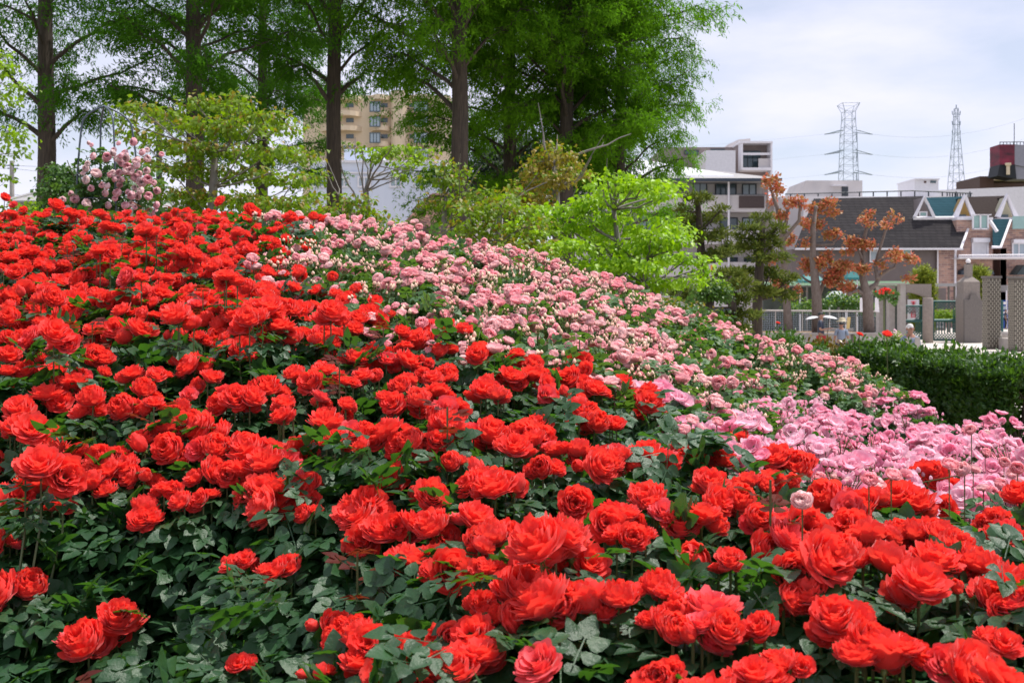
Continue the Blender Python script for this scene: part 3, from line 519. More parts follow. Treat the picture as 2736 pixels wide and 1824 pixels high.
# ---- feathery conifers
def metaseq(seed,h0,top,ln,step,ncl,m,low=1.0):
    g=np.random.default_rng(seed); b=MB(); H=top+4
    tp=[(0,0,0),(0.02,0,1),(0,.02,3),(.05,0,6),(0,.04,9),(.03,0,H)]
    b.tube(tp,[.36,.27,.24,.215,.18,.06],12)
    P_=[];D_=[];z=h0;az=g.uniform(0,6)
    while z<top:
        az+=2.4+g.normal(0,.35); f=(z-h0)/(top-h0); Lb=ln*(.75+.35*math.sin(min(1,f*1.6)*2.2))*g.uniform(.75,1.15)*(1-.45*max(0,f-.4)); el=R(g.uniform(28,52))
        if g.random()<.08: z+=step; continue
        a=Vector((0,0,z)); pts=[]
        for i in range(8):
            t=i/7; pts.append(a+Vector((math.cos(az),math.sin(az),0))*Lb*t*math.cos(el)*(1+.15*t)+Vector((0,0,Lb*math.sin(el)*(t-.38*t*t)))+Vector(g.normal(0,.03*Lb,3))*t)
        rb=.075*(1-.5*f)*g.uniform(.7,1.1); b.tube(pts,[rb*(1-.85*i/7) for i in range(8)],6,False)
        for q in range(int(ncl*Lb)):
            t=(g.uniform(.38,1.0) if z<h0+2.5 else g.uniform(.20,1.0))**.7; k=min(6,int(t*7)); c=pts[k].lerp(pts[k+1],t*7-k); sd=g.normal(0,1,3)*np.array([.40,.40,.10])*(1.2-t*.5)*min(1.6,Lb/2.4); c2=np.array(c)+sd; c2[2]-=abs(g.normal(0,.22))
            if q%4==0: b.tube([c,c.lerp(Vector(c2),.6)+Vector((0,0,.04)),Vector(c2)],[.012,.008,.004],3,False)
            nn=int(g.integers(16,30)); dr=unit(np.array([math.cos(az),math.sin(az),-.55])+g.normal(0,.45,3)); s=g.uniform(-.26,.26,nn)
            pp=c2+dr*s[:,None]+g.normal(0,.055,(nn,3)); P_.append(pp); dd=dr*.6+g.normal(0,.7,(nn,3)); dd[:,2]-=.35; D_.append(dd)
        z+=step*g.uniform(.7,1.3)
    p=np.concatenate(P_); d=np.concatenate(D_); n=len(p)
    TV=np.array([(0,0,0),(.13,.45,.02),(0,1,-.08),(-.13,.45,.02)]); TF=np.array([(0,1,2,3)])
    v,f=batch(TV,TF,p,frames(d,g.normal(0,.6,(n,3))+np.array([0,0,1])),g.uniform(.09,.17,n))
    return b.mesh('tall_trunk',M['bark'],True),npmesh('feathery_crown',v,f,[m])
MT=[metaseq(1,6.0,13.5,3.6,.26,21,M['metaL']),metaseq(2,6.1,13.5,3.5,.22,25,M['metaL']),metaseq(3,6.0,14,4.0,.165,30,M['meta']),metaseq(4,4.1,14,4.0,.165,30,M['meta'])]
TRS=[(120,26,0,'tall feathery conifer at the far left, its bare dark trunk left of the rose frame',0.3,1.0),
(520,26,1,'tall feathery conifer rising behind the dogwood, second from the left, trunk forking low',1.5,1.05),
(703,36,1,'slim far tall conifer with a thin trunk, just left of the middle dark trunk',3.1,1.0),
(893,29,0,'tall feathery conifer with a straight bare dark trunk before the beige apartment block',4.4,.95),
(1225,27,2,'big feathery conifer with several strong limbs, its trunk by the tiled roof',.4,1.0),
(1365,32,3,'tall feathery conifer with a brown trunk, just right of the one by the tiled roof',2.2,1.0),
(1515,30,2,'dense feathery conifer in the middle of the right-hand clump',3.6,1.0),
(1655,31,3,'outermost feathery conifer on the right, against open sky and the curved roof',5.0,.70)]
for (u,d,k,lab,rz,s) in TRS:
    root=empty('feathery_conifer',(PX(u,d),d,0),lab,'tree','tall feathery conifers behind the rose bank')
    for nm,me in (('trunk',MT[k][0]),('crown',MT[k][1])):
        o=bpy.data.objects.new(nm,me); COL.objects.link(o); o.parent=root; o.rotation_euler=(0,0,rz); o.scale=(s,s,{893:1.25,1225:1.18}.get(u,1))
def pads(lst,d0,g,jd=.5):
    out=[]
    for q in lst:
        u,v,ru,rv=q[:4]; d=d0+(q[4] if len(q)>4 else g.uniform(-jd,jd)); k=d/2736; p=P(u,v,d); out.append((p.x,p.y,p.z,ru*k,ru*k*.9,rv*k))
    return out
G=random.Random(3)
# dogwood behind the frame: broad, layered
L1=[(375,285,45,14),(430,300,45,14),(330,320,35,12),(520,270,50,16),(600,285,60,18),(640,262,35,12),(700,310,60,18),(465,335,60,18),(560,330,70,20),(640,350,70,20),(750,345,50,16),(370,360,50,18),(440,390,60,22),(530,400,70,22),(630,410,70,22),(720,400,60,20),(800,420,50,18),(390,440,60,22),(480,455,70,24),(590,470,70,24),(690,470,70,24),(790,480,55,20),(450,520,70,26),(560,535,80,26),(660,540,80,26),(760,545,70,24),(840,470,35,14),(840,530,40,16),(480,580,80,24),(600,590,90,24),(720,590,90,24),(370,500,40,18),(830,580,50,20)]
tree('dogwood_tree','broad yellow-green dogwood with layered leaves right of the rose frame','tree',[(*P(560,700,13.5),.11),(*P(565,600,13.5),.10),(*P(570,500,13.6),.08),(*P(575,400,13.6),.05),(*P(580,330,13.6),.03)],[(x,y,z,rx*1.0,ry,rz*.75) for x,y,z,rx,ry,rz in pads(L1,13.6,G,1.1)],OVAL,.072,[M['dog'],M['dogo']],M['greybark'],dens=34,seed=5,limbr=.030,clump=.10,flat_=.35)
tree('dogwood_tree','thin bare-limbed dogwood with sparse leaf tufts before the pale blue building','tree',[(*P(985,640,14),.06),(*P(982,560,14),.055),(*P(978,510,14),.05),(*P(985,480,14),.03)],pads([(960,395,22,9),(1010,405,35,10),(1060,400,45,12),(1100,420,30,10),(990,420,25,8),(1080,440,30,9),(1075,467,20,8),(1130,400,25,9)],14,G,.3),OVAL,.07,[M['dog'],M['lime']],M['greybark'],dens=34,seed=6,limbr=.028,clump=.07,bare=4)
tree('dogwood_tree','spreading dogwood with flat leaf layers in front of the red tiled roof','tree',[(*P(1180,700,12.5),.06),(*P(1185,620,12.5),.05),(*P(1190,520,12.5),.035)],pads([(1190,440,40,12),(1215,455,35,12),(1170,475,40,12),(1210,490,45,14),(1190,540,45,12),(1150,540,30,10),(1230,525,30,12)],12.5,G,.3),OVAL,.066,[M['dog'],M['dogo']],M['greybark'],dens=30,seed=7,limbr=.025,clump=.07,bare=2)
tree('low_dogwood','low green dogwood growing at the crest beside the far dark trunk','tree',[(*P(930,680,12),.05),(*P(935,600,12),.04)],pads([(950,530,45,14),(900,560,50,16),(970,560,60,18),(1030,590,50,14),(900,600,70,18),(990,605,60,14)],12,G,.3),OVAL,.062,[M['dog'],M['dogo']],M['greybark'],dens=28,seed=8,limbr=.02,clump=.07)
tree('bronze_tree','rounded bronze-tinged tree standing above the pink roses, before the dark fir','tree',[(*P(1490,700,17),.12),(*P(1487,600,17),.10),(*P(1485,500,17),.08),(*P(1480,440,17),.05)],pads([(1470,400,35,12),(1500,415,40,14),(1445,430,40,14),(1510,450,45,16),(1455,460,45,16),(1420,455,30,12),(1540,470,35,14),(1480,480,50,16),(1400,500,45,16),(1380,530,50,18),(1430,530,50,18),(1340,555,50,18)],17,G,.5),OVAL,.078,[M['dogo'],M['dog']],M['greybark'],dens=34,seed=9,limbr=.045,clump=.09,bare=8)
tree('bronze_tree','low bronze-green tree above the middle of the pink crest, left of the lime tree','tree',[(*P(1330,760,12),.07),(*P(1330,650,12),.06),(*P(1335,570,12),.04)],pads([(1300,520,45,14),(1360,520,45,14),(1250,560,50,16),(1310,560,55,18),(1370,565,55,18),(1240,600,50,18),(1310,610,60,20),(1380,620,60,20),(1290,650,50,18),(1360,660,60,18),(1420,650,50,16),(1340,545,50,16),(1230,640,40,14),(1430,600,45,16),(1440,690,50,16)],12,G,.5),OVAL,.062,[M['dog'],M['dogo']],M['greybark'],dens=34,seed=10,limbr=.03,clump=.08)
LM=[(1640,620,75,25),(1700,665,70,25),(1560,640,65,22),(1620,700,75,22),(1740,625,55,20),(1420,585,40,14),(1380,610,35,12),(1640,470,30,10),(1660,485,30,12),(1610,500,40,14),(1690,500,45,14),(1740,490,45,14),(1790,495,35,12),(1590,540,50,16),(1650,530,55,18),(1720,530,50,16),(1780,520,40,14),(1540,560,45,16),(1480,575,45,14),(1440,560,35,12),(1500,610,55,18),(1570,600,55,18),(1630,580,50,16),(1690,560,40,14),(1440,620,50,18),(1780,585,30,14),(1800,610,45,20),(1770,650,50,22),(1820,640,40,20),(1780,690,55,20),(1840,690,45,18),(1870,720,30,14),(1720,720,60,20),(1660,710,50,16),(1600,660,50,20),(1530,660,60,22),(1460,670,55,20),(1500,720,50,18),(1580,720,50,18),(1660,750,55,18),(1760,755,60,18),(1850,750,40,16),(1620,780,50,16),(1700,790,50,14),(1690,640,30,10),(1560,760,50,18)]
tree('lime_maple','bright lime-green maple in front of the white apartment building','tree',[(*P(1755,960,15),.13),(*P(1752,850,15),.11),(*P(1740,770,15),.10),(*P(1700,710,15),.08),(*P(1650,640,15),.06),(*P(1640,560,15),.04)],[(x,y,z,rx,ry,rz*.7) for x,y,z,rx,ry,rz in pads(LM,15,G,.9)],OVAL,.085,[M['lime'],M['lime']],M['greybark'],dens=30,seed=11,limbr=.045,clump=.10,flat_=.35,bare=4)
tree('leafy_tree','bright small-leaved tree cut by the left edge, behind the left conifer','tree',[(*P(-40,600,20),.12),(*P(-40,400,20),.10),(*P(-30,200,20),.06)],pads([(0,185,36,20),(40,235,30,16),(5,260,30,18),(25,372,34,16),(50,405,24,12),(0,425,30,14),(30,345,22,10),(0,150,24,14),(0,480,24,12),(60,560,40,16),(100,580,45,14),(150,585,40,14)],20,G,.5),OVAL,.10,[M['dog'],M['lime']],M['greybark'],dens=16,seed=12,limbr=.03,clump=.13)
tree('evergreen_shrub','dark evergreen bush against the foot of the leftmost conifer','shrub',[(*P(175,620,22),.1),(*P(175,520,22),.06)],pads([(160,470,40,30),(190,490,30,30),(150,510,40,30),(185,540,40,30),(140,560,50,30),(215,560,35,26)],22,G,.4),OVAL,.09,M['holly'],M['bark'],dens=40,seed=13,clump=.12)
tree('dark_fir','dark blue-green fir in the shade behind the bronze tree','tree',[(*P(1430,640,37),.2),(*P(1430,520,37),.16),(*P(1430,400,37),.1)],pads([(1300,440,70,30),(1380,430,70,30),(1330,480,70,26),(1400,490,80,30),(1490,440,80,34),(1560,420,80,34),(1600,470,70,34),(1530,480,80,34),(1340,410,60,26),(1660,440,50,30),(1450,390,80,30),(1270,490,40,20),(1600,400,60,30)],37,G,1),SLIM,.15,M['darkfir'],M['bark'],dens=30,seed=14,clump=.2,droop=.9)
tree('leafy_hedge_tree','low green thicket under the lime maple, behind the pink crest','shrub',[(*P(1700,950,13),.06),(*P(1700,880,13),.04)],pads([(1600,800,70,22),(1680,820,80,24),(1760,820,70,20),(1820,830,60,18),(1720,850,90,22),(1560,760,50,20),(1880,850,60,16)],13,G,.6),OVAL,.06,[M['holly'],M['dogo']],M['greybark'],dens=46,seed=15,clump=.09)
# cloud-pruned pines
def pine(lab,d,tr,pd,seed,m=None,size=.11,name='cloud_pruned_pine'):
    return tree(name,lab,'pine tree',[(*P(u,v,d),r) for u,v,r in tr],[(x,y,z,rx*.74,ry*.7,rz*.58) for x,y,z,rx,ry,rz in pads(pd,d,G,.35)],SLIM,size,m or M['pine'],M['bark'],dens=95,seed=seed,group=None,droop=-.5,clump=.06,flat_=.5,limbr=.06)
pine('tallest cloud-pruned pine, with rounded domes, right of the lime maple',22,[(1882,960,.16),(1880,800,.15),(1875,700,.14),(1870,620,.11),(1866,560,.09),(1862,530,.05)],[(1865,530,48,20),(1840,590,42,18),(1895,585,42,18),(1925,560,22,16),(1880,635,42,24),(1930,625,32,18),(1850,625,36,20),(1960,665,42,22),(1920,675,40,16),(1900,690,40,16),(1830,560,24,14)],21)
pine('smaller cloud-pruned pine with a visible dark trunk, left of the pollarded trees',21,[(2022,930,.16),(2024,800,.14),(2030,700,.12),(2036,640,.10),(2038,590,.05)],[(2036,585,30,18),(2000,610,36,14),(2078,610,24,20),(1990,635,34,14),(2050,635,30,14),(2010,660,40,16),(2070,655,30,20),(2030,690,36,16),(2080,690,34,18),(1985,730,44,18),(2060,730,40,20),(2100,745,34,20),(2040,780,50,20),(2095,790,40,18)],22)
pine('low wide pine behind the round clipped bush, between the two tall pines',20,[(1960,920,.11),(1960,820,.09),(1950,740,.06)],[(1945,735,50,20),(1985,760,45,18),(1930,770,50,18),(1975,800,50,20),(1990,840,50,18),(1940,850,40,16),(1960,880,60,14),(1820,785,50,22),(1850,800,40,18)],23)
tree('clipped_round_bush','round clipped green bush on a short dark trunk, in front of the pines','shrub',[(*P(1894,900,18),.13),(*P(1894,820,18),.12),(*P(1904,790,18),.08)],pads([(1904,780,42,26,0),(1885,785,34,22,0),(1930,785,28,22,0),(1905,765,34,16,0)],18,G,0),OVAL,.05,[M['holly'],M['dog']],M['bark'],dens=90,seed=24,clump=.07)
# pollarded trees with orange tufts
def pollard(lab,d,base,limbs,seed):
    """limbs: list of polylines [(u,v,r)...]; a tuft of young leaves sits on every end and knuckle marked with k"""
    g=np.random.default_rng(seed); root=empty('pollarded_tree',P(*base,d),lab,'tree','pollarded trees with orange young leaves'); b=MB(); pd=[]
    for lb in limbs:
        dd=d; pts=[]
        for i,q in enumerate(lb['p']):
            pts.append(P(q[0],q[1],dd)); dd+=g.uniform(-.35,.35)
        b.tube(pts,[q*.45 for q in lb['r']],8)
        b.ball(pts[-1],lb['r'][-1]*.8,6)
        for (u,v,ru,rv) in lb.get('t',[]):
            k=d/2736; c=P(u,v,d+g.uniform(-.4,.4)); pd.append((c.x,c.y,c.z,ru*k*.78,ru*k*.6,rv*k*.74))
    b.build('trunk',M['polbark'],root,True)
    link(bpy.data.objects.new('leaf_tufts',crown('leaf_tufts',pd,OVAL,.13,[M['orange']],34,seed,-.7,.08,.9)),root)
pollard('leftmost pollarded tree, tall with a tuft at its top beside the apartment building',41,(2107,885),[dict(p=[(2107,890),(2102,800),(2095,700),(2088,610),(2078,560),(2060,505)],r=[.42,.36,.28,.24,.2,.13],t=[(2052,490,14,18),(2078,505,18,16),(2062,540,10,14),(2070,480,9,14)]),dict(p=[(2092,650),(2105,560),(2120,540)],r=[.22,.16,.1],t=[(2110,545,16,16),(2085,578,20,10)]),dict(p=[(2092,640),(2135,590),(2138,545)],r=[.2,.15,.1],t=[(2140,545,14,22),(2150,600,16,16)]),dict(p=[(2100,760),(2080,730)],r=[.14,.09],t=[(2110,640,14,22),(2060,700,12,8),(2080,760,22,12)])],31)
pollard('second pollarded tree, in front of the big grey roof, with a pale cut stub',41.5,(2184,885),[dict(p=[(2184,890),(2182,790),(2172,690),(2172,610),(2180,555)],r=[.5,.44,.3,.24,.12],t=[(2180,560,20,18),(2178,600,26,18),(2215,545,22,8),(2224,570,16,12)]),dict(p=[(2180,655),(2225,653),(2240,630)],r=[.14,.11,.08],t=[(2225,630,26,12),(2242,625,12,8),(2205,695,18,14)]),dict(p=[(2188,790),(2200,755),(2204,742)],r=[.22,.16,.13],t=[(2230,755,30,16),(2225,735,26,12),(2240,725,24,14)]),dict(p=[(2176,760),(2150,745),(2140,735)],r=[.13,.1,.07],t=[(2150,705,16,12),(2170,720,26,14),(2190,705,20,14),(2155,650,12,14),(2130,780,10,16)]),dict(p=[(2180,700),(2215,715),(2260,715)],r=[.14,.1,.07],t=[(2255,710,26,12),(2280,715,16,10),(2215,680,12,8)])],32)
pollard('third pollarded tree, widest, with long raised arms over the concrete arch',41,(2322,885),[dict(p=[(2322,890),(2318,800),(2305,740),(2305,690),(2308,640),(2318,600),(2318,575)],r=[.5,.46,.3,.22,.17,.14,.1],t=[(2320,575,10,16),(2305,590,12,10),(2325,600,8,12)]),dict(p=[(2312,790),(2290,775),(2270,785)],r=[.2,.16,.12],t=[(2270,775,20,10),(2265,765,14,8)]),dict(p=[(2318,775),(2340,760),(2352,735),(2375,720),(2390,715),(2395,700)],r=[.26,.22,.2,.15,.12,.08],t=[(2395,695,10,14),(2380,690,8,8),(2425,745,16,10)]),dict(p=[(2345,745),(2338,715),(2340,700),(2365,620),(2380,580)],r=[.2,.17,.14,.11,.08],t=[(2383,575,8,10),(2372,600,16,8),(2400,590,10,6),(2362,605,8,8)]),dict(p=[(2350,700),(2370,690),(2400,690),(2440,698)],r=[.1,.09,.08,.06],t=[(2390,680,20,12),(2410,690,18,10),(2440,697,18,10),(2352,712,12,16)]),dict(p=[(2308,700),(2290,660),(2275,640)],r=[.13,.1,.07],t=[(2290,655,34,12),(2275,645,20,12),(2320,655,24,10),(2265,675,12,12),(2300,720,18,12),(2315,722,14,10)])],33)
# columnar cypresses
for (u,v,w,d,lab,sd) in ((2467,745,30,58,'trimmed yellow-green cypress behind the concrete arch',41),(2618,735,24,57,'trimmed yellow-green cypress between the lamp column and a patterned pillar',42)):
    hh=CH-(v-790)/2736*d; k=d/2736
    pd=[(PX(u,d),d,z,w*k*(.95-.5*max(0,(z-1.2)/hh)**2),w*k*.9,.55) for z in np.arange(.6,PZ(v-20 if False else 728,d)-.1,.45)]
    tree('columnar_cypress',lab,'tree',[(PX(u,d),d,0,.12),(PX(u,d),d,3,.05)],pd,SLIM,.2,M['cypress'],M['bark'],dens=40,seed=sd,clump=.12,droop=-1,twigs=0)
# ================================================================ hedges
def hedge(name,lab,A,B,th,h0,h1,m,n,size,seed,cat='hedge'):
    """A,B: ground points; leaves on and in the outer shell; h0,h1 heights at the ends"""
    g=np.random.default_rng(seed); A=Vector(A);B=Vector(B); root=empty(name,(A+B)/2,lab,cat); dx=(B-A); Ln=dx.xy.length; ex=np.array([dx.x/Ln,dx.y/Ln,0]); ey=np.array([-ex[1],ex[0],0])
    t=g.uniform(0,1,n); h=h0+(h1-h0)*t; side=g.uniform(0,1,n); w=np.zeros(n); z=np.zeros(n); nr=np.zeros((n,3))
    top=side<.40; fr=(side>=.40)&(side<.80); bk=side>=.80
    w[top]=g.uniform(-.5,.5,top.sum())*th; z[top]=h[top]-np.abs(g.normal(0,.07,top.sum())); nr[top]=[0,0,1]
    z[fr]=g.uniform(0,1,fr.sum())*h[fr]; w[fr]=-.5*th+np.abs(g.normal(0,.08,fr.sum())); nr[fr]=-ey*.9+np.array([0,0,.45])
    z[bk]=g.uniform(0,1,bk.sum())*h[bk]; w[bk]=.5*th-np.abs(g.normal(0,.08,bk.sum())); nr[bk]=ey*.9+np.array([0,0,.45])
    bump=.06*np.sin(t*Ln*5+seed)+.05*np.sin(t*Ln*11+z*6)+.03*np.sin(z*13+t*Ln*3); round_=(np.abs(w)/(.5*th))**4*.10
    gz=A.z+(B.z-A.z)*t
    p=np.array(A)[None,:]*0+np.array([A.x,A.y,0])+ex*(t*Ln)[:,None]+ey*(w+bump*np.sign(w+1e-6)*(~top))[:,None]; p[:,2]=gz+z+bump*top-round_*top
    spr=g.random(n)<.10; p[:,2]+=spr*top*g.uniform(0,.14,n)
    d=nr*.5+g.normal(0,.6,(n,3)); d[:,2]+=.35; up=nr+g.normal(0,.45,(n,3))
    v,f=batch(*OVAL_S,p,frames(d,up),g.uniform(.7,1.25,n)*size); link(bpy.data.objects.new('foliage',npmesh('foliage',v,f,[m])),root)
    b=MB()
    for i in range(int(Ln*3)):
        q=(i+.5)/int(Ln*3); c=A.lerp(B,q)+Vector(ey)*g.normal(0,.1)
        for s in range(4): b.tube([c,c+Vector((g.normal(0,.1),g.normal(0,.1),h0*.5)),c+Vector((g.normal(0,.25),g.normal(0,.18),(h0+(h1-h0)*q)*.88))],[.02,.012,.006],4,False)
    b.build('stems',M['bark'],root); return root
OVAL_S=leaflet(.24,2,.06,.15)
def gp(u,v_top,d,z): q=P(u,v_top,d); return Vector((q.x,q.y,z)),q.z-z
a,ha=gp(2335,934,14,.30); b_,hb=gp(2800,1000,11.3,.45)
hedge('clipped_hedge','long dark glossy clipped hedge at the right, below the gates',a,b_,1.1,ha,hb,M['holly'],52000,.085,51)
a,ha=gp(2180,932,15.2,.1); b_,hb=gp(2345,942,14.6,.1)
hedge('clipped_hedge','short yellow-bronze hedge joining the dark hedge at its left end',a,b_,.9,ha,hb,M['bronze'],13000,.085,52)
a,ha=gp(1640,852,14,.4); b_,hb=gp(2210,936,13.3,.3)
hedge('clipped_hedge','low green hedge behind the soft pink roses, under the pines',a,b_,1.0,ha,hb,M['holly'],30000,.085,53)
# ================================================================ buildings
def win(parent,x0,x1,z0,z1,y,glass,frame=None,fw=.07,mull=1,name='window'):
    b=MB(); b.box(x0,x1,y-.03,y+.05,z0,z1); w=b.build(name,glass,parent)
    if frame:
        b=MB(); t=fw
        b.box(x0-t,x1+t,y-.09,y-.005,z1,z1+t); b.box(x0-t,x1+t,y-.09,y-.005,z0-t,z0); b.box(x0-t,x0,y-.09,y-.005,z0,z1); b.box(x1,x1+t,y-.09,y-.005,z0,z1)
        for i in range(mull): xm=x0+(x1-x0)*(i+1)/(mull+1); b.box(xm-t*.4,xm+t*.4,y-.08,y-.033,z0,z1)
        f=b.build('window_frame',frame,w)
    return w
def bwin(parent,u0,u1,v0,v1,d,glass,frame=None,**k): return win(parent,PX(u0,d),PX(u1,d),PZ(v1,d),PZ(v0,d),d,glass,frame,**k)
def bbox(b,u0,u1,v0,v1,d,th,dy=0): return b.box(PX(u0,d),PX(u1,d),d+dy,d+dy+th,PZ(v1,d),PZ(v0,d))
# ---- white apartment building behind the maple
d=85; B=empty('apartment_building',(PX(1860,d),d,0),'white four-storey apartment building with a pale low-pitched roof, behind the pines','building')
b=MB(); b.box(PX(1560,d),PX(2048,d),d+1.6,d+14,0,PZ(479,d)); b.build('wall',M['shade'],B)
b=MB()
for (v0,v1) in ((521,566),(613,652),(700,738),(790,830)): b=MB(); b.box(PX(1560,d),PX(2046,d),d,d+.2,PZ(v1,d),PZ(v0,d)); b.box(PX(1560,d),PX(2046,d),d+.2,d+1.6,PZ(v1,d),PZ(v1,d)+.35); b.build('balcony_parapet',M['shade'],B)
b=MB(); x0,x1=PX(1550,d),PX(2078,d); ze=PZ(480,d); yr=d-1
b.add([(x0,yr,ze),(x1,yr,ze),(x1-7.2,d+8,ze+2.1),(x0,d+8,ze+3.4),(x1,d+15,ze),(x0,d+15,ze),(x0,yr,ze-.18),(x1,yr,ze-.18),(x1,d+15,ze-.18),(x0,d+15,ze-.18)],[(0,1,2,3),(1,4,2),(4,5,3,2),(5,0,3),(6,9,8,7),(0,6,7,1),(1,7,8,4)]); b.build('roof',M['greige'] if False else M['greyroof'],B)
b=MB(); b.add([(x0,yr+1.2,ze+.52),(x1-3.6,yr+1.2,ze+.40),(x1-9,d+7.6,ze+2.45),(x0,d+7.6,ze+3.6)],[(0,1,2,3)]); b.add([(x0,yr+1.1,ze+.25),(x1-3.6,yr+1.1,ze+.16),(x1-3.6,yr+1.2,ze+.40),(x0,yr+1.2,ze+.52)],[(0,1,2,3)]); b.build('solar_sheet',[M['roofw']],B)
b=MB(); b.box(x0,x1+.05,yr-.2,yr-.01,ze-.25,ze-.02); b.build('gutter',M['eave'],B)
for (u0,u1,v0,v1,gl) in ((1815,1830,488,508,'glass'),(1854,1886,490,522,'curtain'),(1913,1965,492,522,'glass'),(1985,2018,494,524,'curtain'),(1870,1890,540,562,'glass'),(1925,1968,584,612,'glass'),(1985,2018,584,600,'curtain'),(1660,1683,585,614,'glass'),(1710,1745,575,645,'curtain'),(1775,1812,682,708,'curtain'),(1930,1968,690,704,'glass'),(1850,1870,600,625,'glass'),(1990,2030,690,704,'glass'),(1600,1640,585,614,'glass')): bwin(B,u0,u1,v0,v1,d+1.55,M[gl],M['frame'],fw=.09)
b=MB(); 
for i in range(22): x=PX(1975,d)+(PX(2040,d)-PX(1975,d))*i/21; b.box(x-.035,x+.035,d-.12,d-.06,PZ(555,d),PZ(524,d))
b.box(PX(1974,d),PX(2041,d),d-.06,d-.02,PZ(556,d),PZ(523,d)); b.build('balcony_screen',M['brownrail'],B)
b=MB()
for u in (1946,1657): b.tube([(PX(u,d),d-.15,0),(PX(u,d),d-.15,ze-.2)],.09,6)
b.build('downpipe',M['trim'],B)
b=MB()
for i in range(10): x=PX(1692,d)+i*.13; b.box(x-.012,x+.012,d-.05,d-.03,PZ(650,d),PZ(612,d))
b.build('railing',M['frame'],B)
for (u,v) in ((1900,562),(1840,562),(1995,614),(1940,640),(1850,640),(1780,640)):
    b=MB(); x=PX(u,85); z=PZ(v,85); b.box(x,x+.8,85.9,86.3,z-.1,z+.55); b.build('air_conditioner',M['trim'],B)
b=MB(); b.box(PX(1560,85),PX(2046,85),84.97,85.22,PZ(521,85)+.003,PZ(521,85)+.06); b.box(PX(1560,85),PX(2046,85),84.97,85.22,PZ(613,85)+.003,PZ(613,85)+.06); b.build('parapet_cap',M['frame'],B)
# ---- building with the curved roof
d=104; B=empty('curved_roof_building',(PX(1950,d),d,0),'taupe upper storeys with a swooping curved white roof, behind the apartment building','building')
b=MB(); b.box(PX(1780,d),PX(1976,d),d+3,d+18,0,PZ(382,d)); b.build('wall',M['taupe'],B)
b=MB(); pl=[(PX(1790,d),PZ(398,d)),(PX(1950,d),PZ(384,d)),(PX(1975,d),PZ(365,d)),(PX(2005,d),PZ(351,d)),(PX(2038,d),PZ(348,d)),(PX(2038,d),PZ(383,d)),(PX(1790,d),PZ(400,d))]
b.prism(pl,d+5.5,d+17); b.build('curved_roof',M['roofw'],B)
b=MB(); b.prism([(PX(1952,d),PZ(384,d)),(PX(1977,d),PZ(366,d)),(PX(2005,d),PZ(352.5,d)),(PX(2037,d),PZ(349.5,d)),(PX(2037,d),PZ(385,d))],d+5.2,d+5.45); b.build('gable_wall',M['shade'],B)
b=MB(); b.box(PX(1975,d),PX(2061,d),d+1.2,d+12,0,PZ(384,d)); b.build('room_block',M['taupe'],B)
b=MB(); b.box(PX(1974,d),PX(2062,d),d-.4,d+12.2,PZ(384,d)+.004,PZ(379,d)); b.box(PX(1979,d),PX(1983,d),d-.35,d+1.2,PZ(455,d),PZ(384,d)); b.box(PX(2057,d),PX(2061.5,d),d-.35,d+1.2,PZ(478,d),PZ(384,d)); b.box(PX(1983,d),PX(2057,d),d-.38,d+1.2,PZ(456,d),PZ(449,d)); b.box(PX(1983,d),PX(2057,d),d-.2,d-.1,PZ(415,d),PZ(409,d)); b.build('white_frame',M['trim'],B)
b=MB(); b.box(PX(2026,d),PX(2057,d),d-.1,d,PZ(449,d),PZ(424,d)); b.build('balcony_panel',M['shade'],B)
bwin(B,1984,2024,405,447,d+1.15,M['glass'],M['frame'],mull=2); bwin(B,2010,2032,404,422,d+1.1,M['glass'],None)
bwin(B,1830,1865,403,412,d+2.95,M['glass'],M['frame']); bwin(B,1900,1935,400,410,d+2.95,M['glass'],M['frame'])
b=MB(); b.box(PX(1870,d),PX(1948,d),d-3,d+2.8,0,PZ(413,d)); b.build('lower_wing',M['white'],B)
# ---- beige apartment block
d=120; B=empty('apartment_building',(PX(1010,d),d,0),'beige high apartment block with curved balconies, seen between the conifer trunks','building')
b=MB(); b.box(PX(800,d),PX(1200,d),d+2,d+16,0,PZ(246,d)); b.build('wall',M['beige'],B)
b=MB(); b.lathe(PX(1064,d),d+1.6,[(1.05,0),(1.05,PZ(238,d))],16); b.build('stair_column',M['beige'],B)
b=MB()
for v in (305,345,388,430,262):
    for (u0,u1) in ((985,1040),(1092,1160),(850,960)): 
        x0,x1=PX(u0,d),PX(u1,d); n=8; pl=[(x0+(x1-x0)*i/n,d+2-1.5*math.sin(math.pi*i/n)**.6) for i in range(n+1)]; z0,z1=PZ(v,d),PZ(v-13,d)
        b=MB(); b.add([(x,y,z0) for x,y in pl]+[(x,y,z1) for x,y in pl],[(i,i+1,i+n+2,i+n+1) for i in range(n)]+[tuple(range(n,-1,-1)),tuple(range(n+1,2*n+2))]); b.build('balcony',M['beige'],B)
for v in (300,340,383,425): 
    for (u0,u1) in ((990,1014),(1108,1142)): bwin(B,u0,u1,v-26,v-3,d+.35,M['curtain'],M['glass'],fw=.12,mull=2)
    for (u0,u1) in ((1018,1036),(1094,1104),(880,900),(925,945)): bwin(B,u0,u1,v-24,v-13,d+1.95,M['glass'],None)
